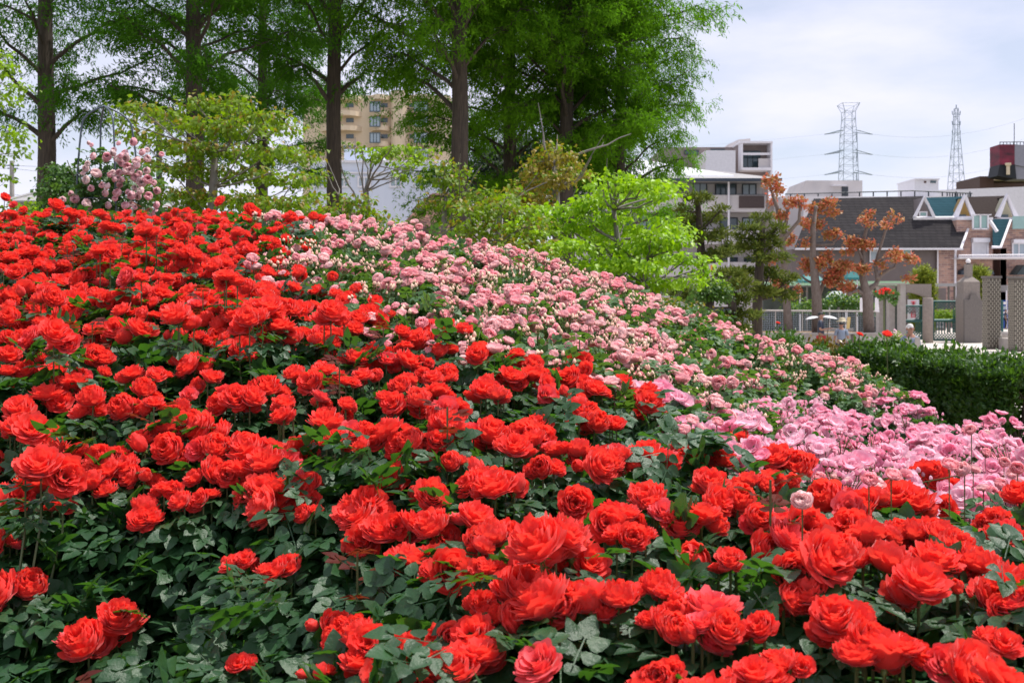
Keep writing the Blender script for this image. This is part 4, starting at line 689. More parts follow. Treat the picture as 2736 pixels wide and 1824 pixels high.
# ---- pale blue building
d=62; B=empty('clad_building',(PX(1000,d),d,0),'pale blue-white clad building with small windows behind the thin dogwood','building')
b=MB(); b.box(PX(828,d),PX(1192,d),d,d+12,0,PZ(432,d)); b.build('wall',M['lav'],B)
b=MB(); b.box(PX(905,d),PX(993,d),d+2,d+9,PZ(432,d),PZ(386,d)); b.box(PX(945,d),PX(965,d),d+3,d+6,PZ(386,d),PZ(376,d)); b.build('rooftop_room',M['lav'],B)
b=MB(); b.box(PX(826,d),PX(1194,d),d-.12,d-.01,PZ(464,d),PZ(460,d)); b.box(PX(826,d),PX(1194,d),d-.12,d-.01,PZ(435,d),PZ(429,d)); b.build('cornice',M['trim'],B)
for (u0,u1) in ((838,870),(912,928),(960,988),(1108,1136),(1045,1070)): bwin(B,u0,u1,476,497,d-.02,M['curtain'],M['trim'],fw=.1)
for u in (918,932,945): bwin(B,u,u+6,389,394,d+1.98,M['glass'],None)
d=58; B=empty('plain_building',(PX(1260,d),d,0),'plain off-white low building behind the trunks of the two right conifers','building')
b=MB(); b.box(PX(1183,d),PX(1345,d),d,d+9,0,PZ(478,d)); b.build('wall',M['shade'],B); b=MB(); b.box(PX(1181,d),PX(1347,d),d-.15,d+9.1,PZ(478,d)+.004,PZ(473,d)); b.build('parapet',M['trim'],B); bwin(B,1200,1216,500,530,d,M['glass'],M['trim'])
# ---- tiled roofs
def gable_house(lab,d,ul,ur,vr,ve,wallm,roofm,ridge_in=0,dep=7,name='tiled_house'):
    B=empty(name,(PX((ul+ur)/2,d),d,0),lab,'house'); x0,x1=PX(ul,d),PX(ur,d); zr,ze=PZ(vr,d+dep/2),PZ(ve,d)
    b=MB(); b.box(x0+.3,x1-.3,d+.4,d+dep-.4,0,ze-.05); b.build('wall',wallm,B)
    b=MB(); i=ridge_in; b.add([(x0,d,ze),(x1,d,ze),(x1-i,d+dep/2,zr),(x0+i,d+dep/2,zr),(x0,d+dep,ze),(x1,d+dep,ze),(x0,d,ze-.12),(x1,d,ze-.12),(x1,d+dep,ze-.12),(x0,d+dep,ze-.12)],[(0,1,2,3),(5,4,3,2),(0,3,4),(1,5,2),(6,9,8,7),(0,6,7,1)]); b.build('roof',roofm,B)
    b=MB(); b.tube([(x0+i,d+dep/2,zr+.03),(x1-i,d+dep/2,zr+.03)],.12,6)
    if ridge_in>.2:
        for (xa,xb) in ((x0,x0+i),(x1,x1-i)): b.tube([(xa,d,ze+.03),(xb,d+dep/2,zr+.03)],.10,6)
    b.build('ridge',roofm,B); return B
B=gable_house('house with a red-brown tiled hip roof, behind the pink roses and dogwood',34,1060,1262,527,628,M['shade'],M['terra'],.9)
b=MB(); dd=33.9; b.prism([(PX(1082,dd),PZ(552,dd)),(PX(1126,dd),PZ(552,dd)),(PX(1104,dd),PZ(528,dd))],dd+1.9,dd+3.5); b.build('small_gable',M['terra'],B)
b=MB(); b.prism([(PX(1088,dd),PZ(551,dd)),(PX(1120,dd),PZ(551,dd)),(PX(1104,dd),PZ(533,dd))],dd+1.82,dd+1.89); b.build('gable_face',M['shade'],B)
gable_house('small low red-brown tiled roof to the left of the middle dark trunk',36,790,960,538,590,M['shade'],M['terra'],1.2)
gable_house('grey roofed house at the far left behind the leftmost conifer',60,20,225,486,536,M['shade'],M['greyroof'],2.2,9,'grey_roofed_house')
gable_house('grey roofed house glimpsed below the pink climbing roses',58,330,470,520,556,M['shade'],M['greyroof'],2,8,'grey_roofed_house')
# ---- long white building at the back right
d=112; B=empty('white_hall',(PX(2420,d),d,0),'long white building with a roof railing, behind the steep grey roofs','building')
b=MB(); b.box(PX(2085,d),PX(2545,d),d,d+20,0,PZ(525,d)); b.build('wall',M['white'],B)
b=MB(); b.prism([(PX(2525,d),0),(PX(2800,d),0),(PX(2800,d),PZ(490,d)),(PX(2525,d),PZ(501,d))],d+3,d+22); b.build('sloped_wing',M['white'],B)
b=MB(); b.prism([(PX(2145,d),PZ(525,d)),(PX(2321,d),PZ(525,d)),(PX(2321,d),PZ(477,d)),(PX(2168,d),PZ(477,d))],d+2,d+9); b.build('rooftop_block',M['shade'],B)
bwin(B,2249,2266,499,524,d+1.95,M['frame'],None,name='door')
b=MB(); b.box(PX(2235,d),PX(2272,d),d+1.2,d+1.9,PZ(493,d),PZ(489.5,d)); b.build('door_canopy',M['trim'],B)
b=MB(); b.box(PX(2463,d),PX(2528,d),d+2,d+7,PZ(525,d),PZ(475,d)); b.box(PX(2461,d),PX(2530,d),d+1.8,d+7.2,PZ(475,d),PZ(472,d)); b.build('white_hut',M['white'],B)
bwin(B,2486,2501,483,489,d+1.95,M['glass'],None); bwin(B,2469,2475,484,489,d+1.95,M['brownb'],None,name='vent')
b=MB()
us=list(range(2115,2605,37))
b.tube([(PX(2100,d),d+.4,PZ(518,d)),(PX(2440,d),d+.4,PZ(509,d)),(PX(2602,d),d+.4,PZ(516,d))],.07,5)
for u in us: b.tube([(PX(u,d),d+.4,PZ(525,d)),(PX(u,d),d+.4,PZ(517 if u<2250 else 511,d))],.08,5)
for u in range(2535,2602,7): b.tube([(PX(u,d),d+.4,PZ(526,d)),(PX(u,d),d+.4,PZ(514,d))],.06,4)
b.build('roof_railing',M['frame'],B)
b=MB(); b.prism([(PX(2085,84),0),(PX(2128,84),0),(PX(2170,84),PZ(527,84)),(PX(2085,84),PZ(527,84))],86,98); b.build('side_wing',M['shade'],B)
d=150; B=empty('brown_building',(PX(2690,d),d,0),'dark brown stepped roof block under the billboard, far right','building')
b=MB(); b.box(PX(2618,d),PX(2656,d),d,d+8,0,PZ(471,d)); b.box(PX(2656,d),PX(2800,d),d+.4,d+8,0,PZ(488,d)); b.build('wall',M['brownb'],B)
b=MB(); b.box(PX(2655,d),PX(2698,d),d-.3,d+7,PZ(482,d),PZ(468,d)); b.box(PX(2698,d),PX(2800,d),d-.3,d+7,PZ(484,d),PZ(478,d)); b.build('pale_top',M['beige'],B)
d=146; B=empty('billboard_tower',(PX(2700,d),d,PZ(478,d)),'crimson and black billboard on a flared tower beside a grey panel, at the right edge','billboard')
b=MB(); b.prism([(PX(2665,d),PZ(470,d)),(PX(2716,d),PZ(478,d)),(PX(2712,d),PZ(440,d)),(PX(2671,d),PZ(440,d))],d,d+3); b.build('flared_base',M['black'],B)
b=MB(); b.box(PX(2671,d),PX(2711,d),d,d+3,PZ(440,d)+.004,PZ(386,d)); b.build('crimson_panel',mat('crimson stripes',(.32,.02,.06),(.015,.006,.012),.6,scale=.35,stretch=(1,1,2.6)),B)
b=MB(); b.prism([(PX(2711,d)+.01,PZ(440,d)),(PX(2750,d),PZ(448,d)),(PX(2750,d),PZ(388,d)),(PX(2711,d)+.01,PZ(386,d))],d+.1,d+3); b.build('grey_panel',M['bbgrey'],B)
b=MB(); b.prism([(PX(2712,d),PZ(478,d)),(PX(2760,d),PZ(478,d)),(PX(2750,d),PZ(448,d)),(PX(2713,d),PZ(441,d))],d+.3,d+3); b.build('grey_base',M['bbgrey'],B)
b=MB(); b.lathe(PX(2689,d),d-.5,[(.25,PZ(468,d)),(.25,PZ(444,d)),(.42,PZ(443,d)),(.42,PZ(437,d))],8); b.build('pale_pole',M['beige'],B)
b=MB(); b.tube([(PX(2671,d),d,PZ(380,d)),(PX(2750,d),d,PZ(379,d))],.06,4)
for u in range(2672,2750,9): b.tube([(PX(u,d),d,PZ(387,d)),(PX(u,d),d,PZ(379,d))],.05,4)
b.tube([(PX(2710,d),d,PZ(386,d)),(PX(2710,d),d,PZ(330,d))],.05,4); b.build('top_rail',M['frame'],B)
# ---- steep roofed houses, right
d=74; B=empty('steep_roofed_house',(PX(2350,d),d,0),'big house with a long steep grey slate roof, left of the brick houses','house')
yr=d+4.3
def RP_(u,v,y): return (PX(u,y),y,PZ(v,y))
b=MB(); b.box(PX(2122,d),PX(2512,d),d+.6,d+9,0,PZ(665,d)); b.build('wall',M['greige'],B)
b=MB(); b.add([RP_(2122,664,d-.2),RP_(2571,664,d-.2),RP_(2592,590,d+1.8),RP_(2440,584,d+1.8),RP_(2470,524,yr),RP_(2174,531,yr)],[(0,1,2,3),(0,3,4,5)]); b.build('roof',M['roofg'],B)
b=MB(); b.box(PX(2122,d),PX(2568,d),d-.35,d-.21,PZ(668,d),PZ(663,d)); b.tube([RP_(2567,664,d-.3),RP_(2595,588,d+1.7)],.11,4); b.tube([RP_(2440,583,d+1.75),RP_(2594,582,d+1.75)],.13,4); b.build('fascia',M['trim'],B)
b=MB(); b.box(PX(2512,d),PX(2556,d),d+.4,d+9,0,PZ(666,d)); b.build('brick_wing',M['brick'],B)
b=MB(); b.tube([(PX(2548,d),d-.35,PZ(668,d)),(PX(2554,d),d+.1,PZ(678,d)),(PX(2554,d),d+.1,0)],.08,6); b.tube([(PX(2511,d),d+.35,PZ(668,d)),(PX(2511,d),d+.35,0)],.06,6); b.build('downpipe',M['trim'],B)
b=MB(); b.prism([RP_(2446,577,d+1.9)[::2],RP_(2494,577,d+1.9)[::2],RP_(2470,527,d+1.9)[::2]],d+2.2,yr+.4); b.build('dormer',M['greige'],B)
b=MB(); b.tube([RP_(2444,580,d+1.7),RP_(2470,526,d+1.7),RP_(2496,580,d+1.7)],.15,4); b.build('dormer_trim',M['trim'],B)
bwin(B,2458,2474,568,577,d+2.1,M['glassg'],M['trim'],fw=.08,mull=0); bwin(B,2326,2342,672,698,d+.55,M['curtain'],M['trim'],fw=.08,mull=0); bwin(B,2414,2432,668,687,d+.55,M['glassg'],M['trim'],fw=.08,mull=0)
def brickhouse(lab,d,ul,ur,ridge,peak,roofm,gablem,lowroof,wins):
    B=empty('brick_house',(PX((ul+ur)/2,d),d,0),lab,'house'); b=MB(); b.box(PX(ul,d),PX(ur,d),d,d+8,0,PZ(588,d)); b.build('wall',M['brick'],B)
    u0,u1=ridge; b=MB(); b.add([RP_(u0,582,d+1),RP_(peak[0],582,d+1),RP_(peak[0],peak[1],d+4.2),RP_(u0-14,peak[1]+3,d+4.2)],[(0,1,2,3)]); b.add([RP_(peak[0]-6,582,d+2.2),RP_(peak[0]+24,582,d+2.2),RP_(peak[0],peak[1]+2,d+2.2),(PX(peak[0],d+2.2)-.2,d+8,PZ(582,d+2.2)),(PX(peak[0]+24,d+2.2),d+8,PZ(582,d+2.2)),(PX(peak[0],d+2.2),d+8,PZ(peak[1]+2,d+2.2))],[(1,4,5,2),(0,2,5,3)]); b.build('roof',roofm,B)
    pu,pv=peak; b=MB(); b.prism([RP_(pu-22,579,d+1)[::2],RP_(pu+22,579,d+1)[::2],RP_(pu,pv+4,d+1)[::2]],d+1.3,d+2.1); b.build('gable',gablem,B)
    b=MB(); b.tube([RP_(pu-25,581,d+.9),RP_(pu,pv,d+.9),RP_(pu+25,581,d+.9)],.24,4); b.box(PX(ul,d),PX(ur,d),d-.1,d+1,PZ(588,d)+.003,PZ(581,d)); b.build('gable_trim',M['trim'],B)
    b=MB(); b.box(PX(pu-12,d+1),PX(pu+6,d+1),d+1.1,d+1.28,PZ(578,d),PZ(570,d)); b.build('gable_window',M['glass'],B)
    for w in wins: bwin(B,*w[:4],d-.02,M[w[4]],M['trim'],fw=.12,mull=w[5])
    return B
B=brickhouse('brick house with a teal roof and yellow gable, next to the long grey roof',75,2556,2652,(2484,2577),(2577,525),M['rooft'],M['yellow'],None,[(2600,2636,640,684,'white',0)])
b=MB(); b.box(PX(2596,74.9),PX(2641,74.9),74.6,74.97,PZ(648,75),PZ(637,75)); b.build('shutter_box',M['trim'],B)
b=MB(); b.box(PX(2596,74.6),PX(2635,74.6),74.4,74.45,PZ(610,74.6),PZ(577,74.6)); bal=b.build('glass_balcony',M['glassg'],B)
b=MB(); 
for u in (2595,2615,2635): b.box(PX(u,74.6)-.05,PX(u,74.6)+.05,74.28,74.38,PZ(613,74.6),PZ(575,74.6))
b.box(PX(2594,74.6),PX(2644,74.6),74.28,74.38,PZ(576,74.6),PZ(573.5,74.6)); b.box(PX(2594,74.6),PX(2637,74.6),74.28,74.38,PZ(614,74.6),PZ(610.5,74.6)); b.build('balcony_rails',M['trim'],bal)
b=MB(); b.add([RP_(2652,585,75.5),RP_(2700,585,75.5),RP_(2673,660,73.8),RP_(2652,660,73.8)],[(0,3,2,1)]); b.add([RP_(2652,585,75.5),RP_(2652,660,73.8),RP_(2652,660,75.5)],[(0,1,2)]); b.build('low_roof',M['rooft'],B)
b=MB(); b.tube([RP_(2645,590,74.5),RP_(2664,619,74.1)],.13,4); b.tube([RP_(2650,660,73.8),RP_(2674,660,73.7),RP_(2700,588,75.3)],.11,4); b.build('eave_trim',M['trim'],B)
b=MB(); b.lathe(PX(2619,74.2),74.9,[(1.35,PZ(733,74.2)),(1.28,PZ(722,74.2)),(.8,PZ(713,74.2)),(.05,PZ(711,74.2))],14,sy=.5); b.build('rounded_awning',mat('dark blue awning',(.05,.065,.09),(.07,.09,.12),.5),B)
B=brickhouse('brick house with a dark brown roof and cream gable, at the right edge',76,2673,2790,(2600,2690),(2690,523),M['roofd'],M['cream'],None,[(2707,2736,652,685,'curtain',1),(2745,2775,652,685,'curtain',1)])
b=MB(); b.box(PX(2703,75.9),PX(2760,75.9),75.6,75.97,PZ(650,76),PZ(640,76)); b.build('shutter_box',M['trim'],B)
b=MB(); b.box(PX(2702,75.6),PX(2790,75.6),75.4,75.45,PZ(612,75.6),PZ(578,75.6)); b.build('glass_balcony',M['glassg'],B)
b=MB(); b.prism([(PX(2702,75.5),PZ(734,75.5)),(PX(2744,75.5),PZ(734,75.5)),(PX(2722,75.5),PZ(708,75.5))],74.7,75.9); b.build('pointed_awning',mat('dark teal awning',(.03,.05,.06),(.05,.07,.08),.5),B)
b=MB(); b.box(PX(2655,77),PX(2672,77),76,77,0,PZ(665,77)); b.build('recess',M['brownb'],B)
# balcony rail across the brick houses
d=73.2; B=empty('long_railing',(PX(2650,d),d,PZ(690,d)),'long white railing running across the fronts of the brick houses','railing')
b=MB(); b.tube([(PX(2562,d),d,PZ(682,d)),(PX(2800,d),d,PZ(680,d))],.05,4); b.tube([(PX(2562,d),d,PZ(688,d)),(PX(2800,d),d,PZ(687,d))],.07,4)
for u in range(2562,2800,6): b.tube([(PX(u,d),d,PZ(688,d)),(PX(u,d),d,PZ(682,d))],.025,4)
b.build('rails',M['trim'],B)
b=MB(); b.box(PX(2562,d),PX(2800,d),d,d+1.9,PZ(691,d),PZ(688.5,d)); b.build('balcony_slab',M['trim'],B)
# ================================================================ pylons, wires
def lattice(b,cx,cy,prof,nd_,r):
    """prof: (z, half width); nd_ bays"""
    zs=[p[0] for p in prof]; ws=[p[1] for p in prof]; Zs=np.linspace(zs[0],zs[-1],nd_+1); Ws=np.interp(Zs,zs,ws); C=[(-1,-1),(1,-1),(1,1),(-1,1)]
    pt=lambda i,k: (cx+C[k%4][0]*Ws[i],cy+C[k%4][1]*Ws[i],Zs[i])
    for i in range(nd_):
        for k in range(4):
            b.tube([pt(i,k),pt(i+1,k)],r,4,False); b.tube([pt(i+1,k),pt(i+1,k+1)],r*.7,3,False)
            b.tube([pt(i,k),pt(i+1,k+1)] if (i+k)%2 else [pt(i,k+1),pt(i+1,k)],r*.55,3,False)
d=300; k=d/2736; cx=PX(2267,d); B=empty('power_pylon',(cx,d,0),'wide lattice pylon with three pairs of arms and a square crown above the white hall','pylon','lattice pylons on the skyline')
b=MB(); lattice(b,cx,d,[(0,30*k),(PZ(475,d),20*k),(PZ(405,d),18*k),(PZ(350,d),17*k),(PZ(335,d),14*k),(PZ(298,d),14*k),(PZ(290,d),18*k),(PZ(279,d),23*k)],26,.09); b.build('lattice',M['steel'],B)
b=MB(); arms=[]
for v in (353,407,461):
    for s in (-1,1):
        for yy in (-2,2): b.tube([(cx+s*18*k,d+yy,PZ(v-2,d)),(cx+s*64*k,d,PZ(v+6,d))],.14,4); 
        b.tube([(cx+s*18*k,d,PZ(v-6,d)),(cx+s*64*k,d,PZ(v+6,d))],.12,4); arms.append((s,cx+s*64*k,PZ(v+6,d)))
    b.tube([(cx+22*k,d,PZ(v,d)),(cx+22*k,d,PZ(v+26,d))],.15,4)
b.build('cross_arms',M['steel'],B)
cx2=PX(2555,d); B=empty('power_pylon',(cx2,d,0),'slimmer tapering lattice pylon with short curved arms, right of the white hut','pylon','lattice pylons on the skyline')
b=MB(); lattice(b,cx2,d,[(0,26*k),(PZ(495,d),16*k),(PZ(360,d),7*k),(PZ(292,d),4.5*k),(PZ(290,d),4*k)],24,.09); b.tube([(cx2,d,PZ(290,d)),(cx2,d,PZ(280,d))],.15,4); b.build('lattice',M['steel'],B)
b=MB()
for v in (305,332,358):
    for s in (-1,1): b.tube([(cx2+s*4*k,d,PZ(v,d)),(cx2+s*10*k,d,PZ(v+2,d)),(cx2+s*11*k,d,PZ(v-8,d))],.14,4)
b.build('short_arms',M['steel'],B)
b=MB()
for (s,x,z) in arms:
    if s>0: pts=[(x+(cx2+s*10*k+0*k-x)*t,d,z+(PZ(358,d)+8-z)*t*0-9*t*(1-t)*.4) for t in np.linspace(0,2.2,14)]
    else: pts=[(x-150*t,d-10*t,z-5*t-6*math.sin(math.pi*t)*.6) for t in np.linspace(0,1.2,12)]
    b.tube(pts,.03,3)
o=b.build('power_lines',M['wire']); tag(o,'thin power lines hanging from the arms of the wide pylon','power lines')
d=70; B=empty('utility_pole',(PX(33,d),d,0),'grey utility pole with crossbars at the far left edge','utility pole')
b=MB(); b.tube([(PX(33,d),d,0),(PX(32,d),d,PZ(430,d))],[.2,.14],8); b.build('pole',M['conc2'],B); b=MB(); b.tube([(PX(16,d),d,PZ(442,d)),(PX(52,d),d,PZ(442,d))],.06,4); b.tube([(PX(20,d),d,PZ(450,d)),(PX(48,d),d,PZ(450,d))],.05,4); b.build('crossbar',M['steel'],B)
b=MB()
for v,s in ((442,-.2),(450,-.5),(520,-.3)): b.tube([(PX(-60,d),d,PZ(v,d)),(PX(33,d),d,PZ(v,d)),(PX(200,d),d,PZ(v,d)+s),(PX(420,d),d,PZ(v,d)+.1)],.018,3)
tag(b.build('overhead_wires',M['wire']),'thin overhead wires leading right from the utility pole','wires')
# street lamp in the dogwood
d=18; B=empty('street_lamp',(PX(425,d),d,0),'dark lantern street lamp rising out of the dogwood foliage','street lamp')
b=MB(); b.tube([(PX(425,d),d,0),(PX(425,d),d,PZ(355,d))],.05,8); b.build('post',M['black'],B)
b=MB(); b.lathe(PX(428,d),d,[(.06,PZ(357,d)),(.16,PZ(312,d)),(.20,PZ(310,d)),(.02,PZ(303,d))],8); b.build('lantern',M['glass'],B)
# ================================================================ obelisk with climbing roses
d=10; cx=PX(278,d); gz=g1(cx,9.4)-.05; top=PZ(283,d); root=empty('rose_obelisk',(cx,d,gz),'tall blue-grey metal arch frame wrapped in roses, on the left crest','plant support')
b=MB(); k=d/2736
def leg(dx,dy,tu):
    bx,by=cx+dx,d+dy; ztop=top; pts=[(bx,by,gz),(bx*.9+cx*.1,by*.9+d*.1,gz+(ztop-gz)*.55),(bx*.75+cx*.25,by*.75+d*.25,ztop-.28),(bx*.55+cx*.45,by*.55+d*.45,ztop-.10),(cx,d,ztop)]; 
    P4=[Vector(p) for p in pts]; sm=[]
    for i in range(len(P4)-1):
        a=P4[max(0,i-1)];b1=P4[i];c=P4[i+1];e=P4[min(len(P4)-1,i+2)]
        for t in (0,.25,.5,.75): sm.append(.5*((2*b1)+(c-a)*t+(2*a-5*b1+4*c-e)*t*t+(3*b1-a-3*c+e)*t**3))
    sm.append(P4[-1]); return sm
for (dx,dy) in ((-.26,-.1),(-.15,.26),(.22,-.24),(.33,.14)):
    b2=MB(); b2.tube(leg(dx,dy,0),.0095,8); b2.build('rod',M['obel'],root,True)
b2=MB()
for z,r in ((PZ(535,d),.24),(PZ(470,d),.23)): b2.tube([(cx+math.cos(a)*r*1.15,d+math.sin(a)*r,z) for a in np.linspace(0,6.283,17)],.005,5)
b2.build('hoops',M['obel'],root)
root=empty('climbing_rose',(cx,d-.1,gz),'climbing rose with round pale pink blooms on the metal frame','climbing rose')
pd=[(cx+.0,d,PZ(v,d),ru*k,ru*k*.8,rv*k) for (v,ru,rv) in ((430,40,24),(460,55,28),(500,62,30),(540,60,30),(580,70,30))]+[(P(230,520,d).x,d,PZ(520,d),.14,.14,.12),(P(360,480,d).x,d,PZ(480,d),.16,.16,.12),(P(390,540,d).x,d,PZ(540,d),.14,.14,.12),(P(200,560,d).x,d,PZ(565,d),.2,.16,.12)]
link(bpy.data.objects.new('foliage',crown('foliage',pd,COMP,.11,M['rleaf2'],16,61,.3,.05,.8)),root)
b2=MB()
for i in range(7): a=i; b2.tube([(cx+math.cos(a)*.1,d+math.sin(a)*.1,gz),(cx+math.cos(a+1)*.2,d+math.sin(a+1)*.2,gz+.5),(cx+math.cos(a+2)*.18,d+math.sin(a+2)*.18,gz+1.1),(cx+math.cos(a+2)*.32,d-.1,PZ(420+i*12,d))],[.012,.01,.007,.004],5)
b2.build('canes',M['cane'],root)
CBL=[(240,382,12),(248,390,12),(320,386,14),(362,380,22),(254,420,20),(287,420,22),(304,408,18),(322,428,24),(340,420,22),(385,410,20),(393,426,20),(370,435,24),(341,449,24),(350,462,24),(234,450,20),(256,468,26),(271,468,14),(361,477,24),(378,488,26),(395,457,20),(236,482,22),(275,498,18),(245,504,18),(395,482,24),(381,513,22),(397,527,22),(318,520,24),(355,523,24),(201,531,24),(192,517,16),(168,534,18),(230,547,24),(295,548,20),(338,553,22),(423,550,20),(420,572,22),(398,578,18),(297,581,16),(415,492,16),(422,508,20),(184,556,16),(298,470,18),(370,447,20),(330,478,16),(280,390,0)]
gg=random.Random(8)
CBL+=[(gg.gauss(310,48),gg.uniform(400,575),gg.uniform(12,20)) for _ in range(34)]
for (u,v,w) in CBL:
    if not w: continue
    dd=d-.28+gg.uniform(-.1,.05); p=P(u,v,dd); o=bpy.data.objects.new('bloom',gg.choice(CLB)); COL.objects.link(o); o.parent=root; o.location=p-root.location; s=w*dd/2736*1.2; n=Vector((gg.uniform(-.6,.6),-1,gg.uniform(-.4,.8))); o.rotation_mode='QUATERNION'; o.rotation_quaternion=n.to_track_quat('Z','Y'); o.scale=(s,s,s)
# ================================================================ plaza: gates, pillars, lamp column
def notched(lab,u0,u1,vt,vb,d,grp):
    B=empty('patterned_pillar',(PX((u0+u1)/2,d),d,0),lab,'pillar',grp); w=PX(u1,d)-PX(u0,d); x0=PX(u0,d); zt=PZ(vt,d); zb=0
    b=MB(); b.box(x0,x0+w,d,d+w,zb,zt-.1); b.build('shaft',M['pillar'],B)
    b=MB(); b.box(x0-.04,x0+w+.04,d-.04,d+w+.04,zt-.1+.003,zt); b.build('cap',M['conc3'],B)
    b=MB(); nx_=7; r=0; z=zb+.1
    while z<zt-.25:
        for i in range(nx_):
            if (i+r)%2==0: x=x0+w*(i+.5)/nx_; b.box(x-.017,x+.017,d-.012,d-.002,z,z+.13)
            if (i+r)%2==0: y=d+w*(i+.5)/nx_; b.box(x0-.012,x0-.002,y-.017,y+.017,z,z+.13)
        z+=.1; r+=1
    b.build('notches',M['notch'],B)
notched('tall patterned pillar with pale notches, right of the lamp column',2640,2674,737,930,44,'tall patterned pillars by the gates')
notched('patterned pillar cut by the right edge of the photo',2711,2748,737,945,42,'tall patterned pillars by the gates')
d=50.5; cx=PX(2587,d); B=empty('lamp_column',(cx,d,0),'thick stepped concrete column topped by a white globe lamp, between the gates','lamp column')
k=d/2736
b=MB(); 
def sq(b,cx,cy,prof,nq=4):
    C=[(-1,-1),(1,-1),(1,1),(-1,1)]; vs=[(cx+c[0]*r,cy+c[1]*r,z) for r,z in prof for c in C]; m=len(prof)
    return b.add(vs,[(i*4+j,i*4+(j+1)%4,(i+1)*4+(j+1)%4,(i+1)*4+j) for i in range(m-1) for j in range(4)]+[(3,2,1,0),tuple((m-1)*4+j for j in range(4))])
sq(b,cx,d,[(23.5*k,0),(23.5*k,PZ(800,d)),(21.5*k,PZ(785,d)),(21.5*k,PZ(753,d)),(10*k,PZ(741,d)),(8*k,PZ(740,d)),(8*k,PZ(706,d))]); b.build('column',M['conc'],B)
b=MB(); b.prism([(cx-10*k,PZ(800,d)),(cx-23.5*k,PZ(800,d)),(cx-23.5*k,.02),(cx+23.5*k,.02),(cx+23.5*k,PZ(802,d)),(cx+14*k,PZ(797,d)),(cx+6*k,PZ(785,d)),(cx-6*k,PZ(785,d))],d-23.5*k-.15,d-23.5*k-.005); b.build('front_buttress',M['conc3'],B)
b=MB(); b.ball((cx,d,PZ(698,d)),6.5*k,12); b.build('lamp_globe',M['lampg'],B,True)
b=MB(); b.lathe(cx,d,[(5*k,PZ(706,d)),(4*k,PZ(703,d))],10); b.build('lamp_collar',M['black'],B)
d=50; B=empty('gate_post',(PX(2479,d),d,0),'round concrete gate post between the two lattice gates','gate post'); b=MB(); r=13.5*d/2736; b.lathe(PX(2479,d),d,[(r,0),(r,PZ(798,d)),(r*.93,PZ(795,d))],24); b.build('shaft',M['conc'],B,True)
def archblock():
    d=51; B=empty('concrete_arch',(PX(2420,d),d,0),'pale concrete portal with a flat beam and curved soffit, left of the gates','arch')
    b=MB()
    for u0,u1,dy,vt in ((2350,2362,1.5,762),(2364,2378,.8,765),(2380,2395,.2,762),(2396,2410,-.5,760)): b.box(PX(u0,d),PX(u1,d),d+dy,d+dy+.45,0,PZ(vt,d))
    b.build('piers',M['conc2'],B)
    b=MB(); pl=[(PX(2410.5,d),PZ(759,d)),(PX(2478,d),PZ(759,d)),(PX(2478,d),PZ(795,d)),(PX(2466,d),PZ(793,d))]+[(PX(2466-50*t,d),PZ(793-12*math.sin(math.pi*.5*t)-0*t,d)) for t in np.linspace(.1,1,8)]+[(PX(2410.5,d),PZ(781,d))]
    b.prism(pl,d-.5,d); b.build('beam',M['conc'],B)
    b=MB(); b.box(PX(2345,d),PX(2410,d),d-.6,d+2,PZ(760,d),PZ(757,d)); b.build('lintel',M['conc2'],B)
archblock()
def gate(lab,u0,u1,vt,vm,vb,d,lat=True,bars=False,skew=0):
    B=empty('lattice_gate',(PX((u0+u1)/2,d),d,PZ(vb,d)),lab,'gate','dark green lattice gates'); x0,x1=PX(u0,d),PX(u1,d); z0,z1,zm=PZ(vb,d),PZ(vt,d),PZ(vm,d); t=.05
    Y=lambda x:d+skew*(x-x0)/(x1-x0)
    def bar(b,a,c,r): b.tube([(a[0],Y(a[0]),a[1]),(c[0],Y(c[0]),c[1])],r,4)
    b=MB(); bar(b,(x0,z0),(x0,z1),t); bar(b,(x1,z0),(x1,z1),t); bar(b,(x0,z1),(x1,z1),t); bar(b,(x0,z0),(x1,z0),t); bar(b,(x0,zm),(x1,zm),t*1.6); b.build('frame',M['gate'],B)
    b=MB(); s=.15; h=z1-z0; w=x1-x0
    def lattice_rect(xa,xb,za,zb):
        n=int(((xb-xa)+(zb-za))/s)+1
        for i in range(n):
            c=i*s
            xs_=max(xa,xa+c-(zb-za)); xe=min(xb,xa+c)
            if xe>xs_: bar(b,(xs_,za+(xa+c-xs_)),(xe,za+(xa+c-xe)),.024); bar(b,(xs_,zb-(xa+c-xs_)),(xe,zb-(xa+c-xe)),.024)
    if lat: lattice_rect(x0,x1,z1-.38,z1); lattice_rect(x0,x1,z0,z0+.34); lattice_rect(x1-.34,x1,z0+.34,z1-.38)
    if bars:
        for i in range(1,int(w/.14)): bar(b,(x0+i*.14,z0+.34),(x0+i*.14,zm),.024)
    b.build('lattice',M['gate'],B)
gate('lattice gate leaf behind the white-haired man, left of the round post',2409,2464,817,857,905,51.4,True,False)
gate('lattice gate leaf with upright bars between the round post and the lamp column',2494,2564,805,856,908,51.6,True,True)
gate('angled dark green gate leaf right of the lamp column',2612,2638,804,856,912,52.4,True,True,skew=-1.6)
B=empty('round_bollard',(PX(2691,47),47,.0),'short stone bollard with a round head between the patterned pillars','bollard'); b=MB(); b.lathe(PX(2691,47),47,[(.16,0),(.16,PZ(905,47)),(.24,PZ(900,47)),(.25,PZ(888,47)),(.15,PZ(885,47))],16); b.build('stone',M['conc2'],B,True)
d=43; B=empty('concrete_step',(PX(2704,d),d,0),'low concrete block at the foot of the right-hand pillar','block'); b=MB(); b.box(PX(2698,d),PX(2760,d),d,d+1,0,PZ(905,d)); b.build('block',M['conc2'],B)
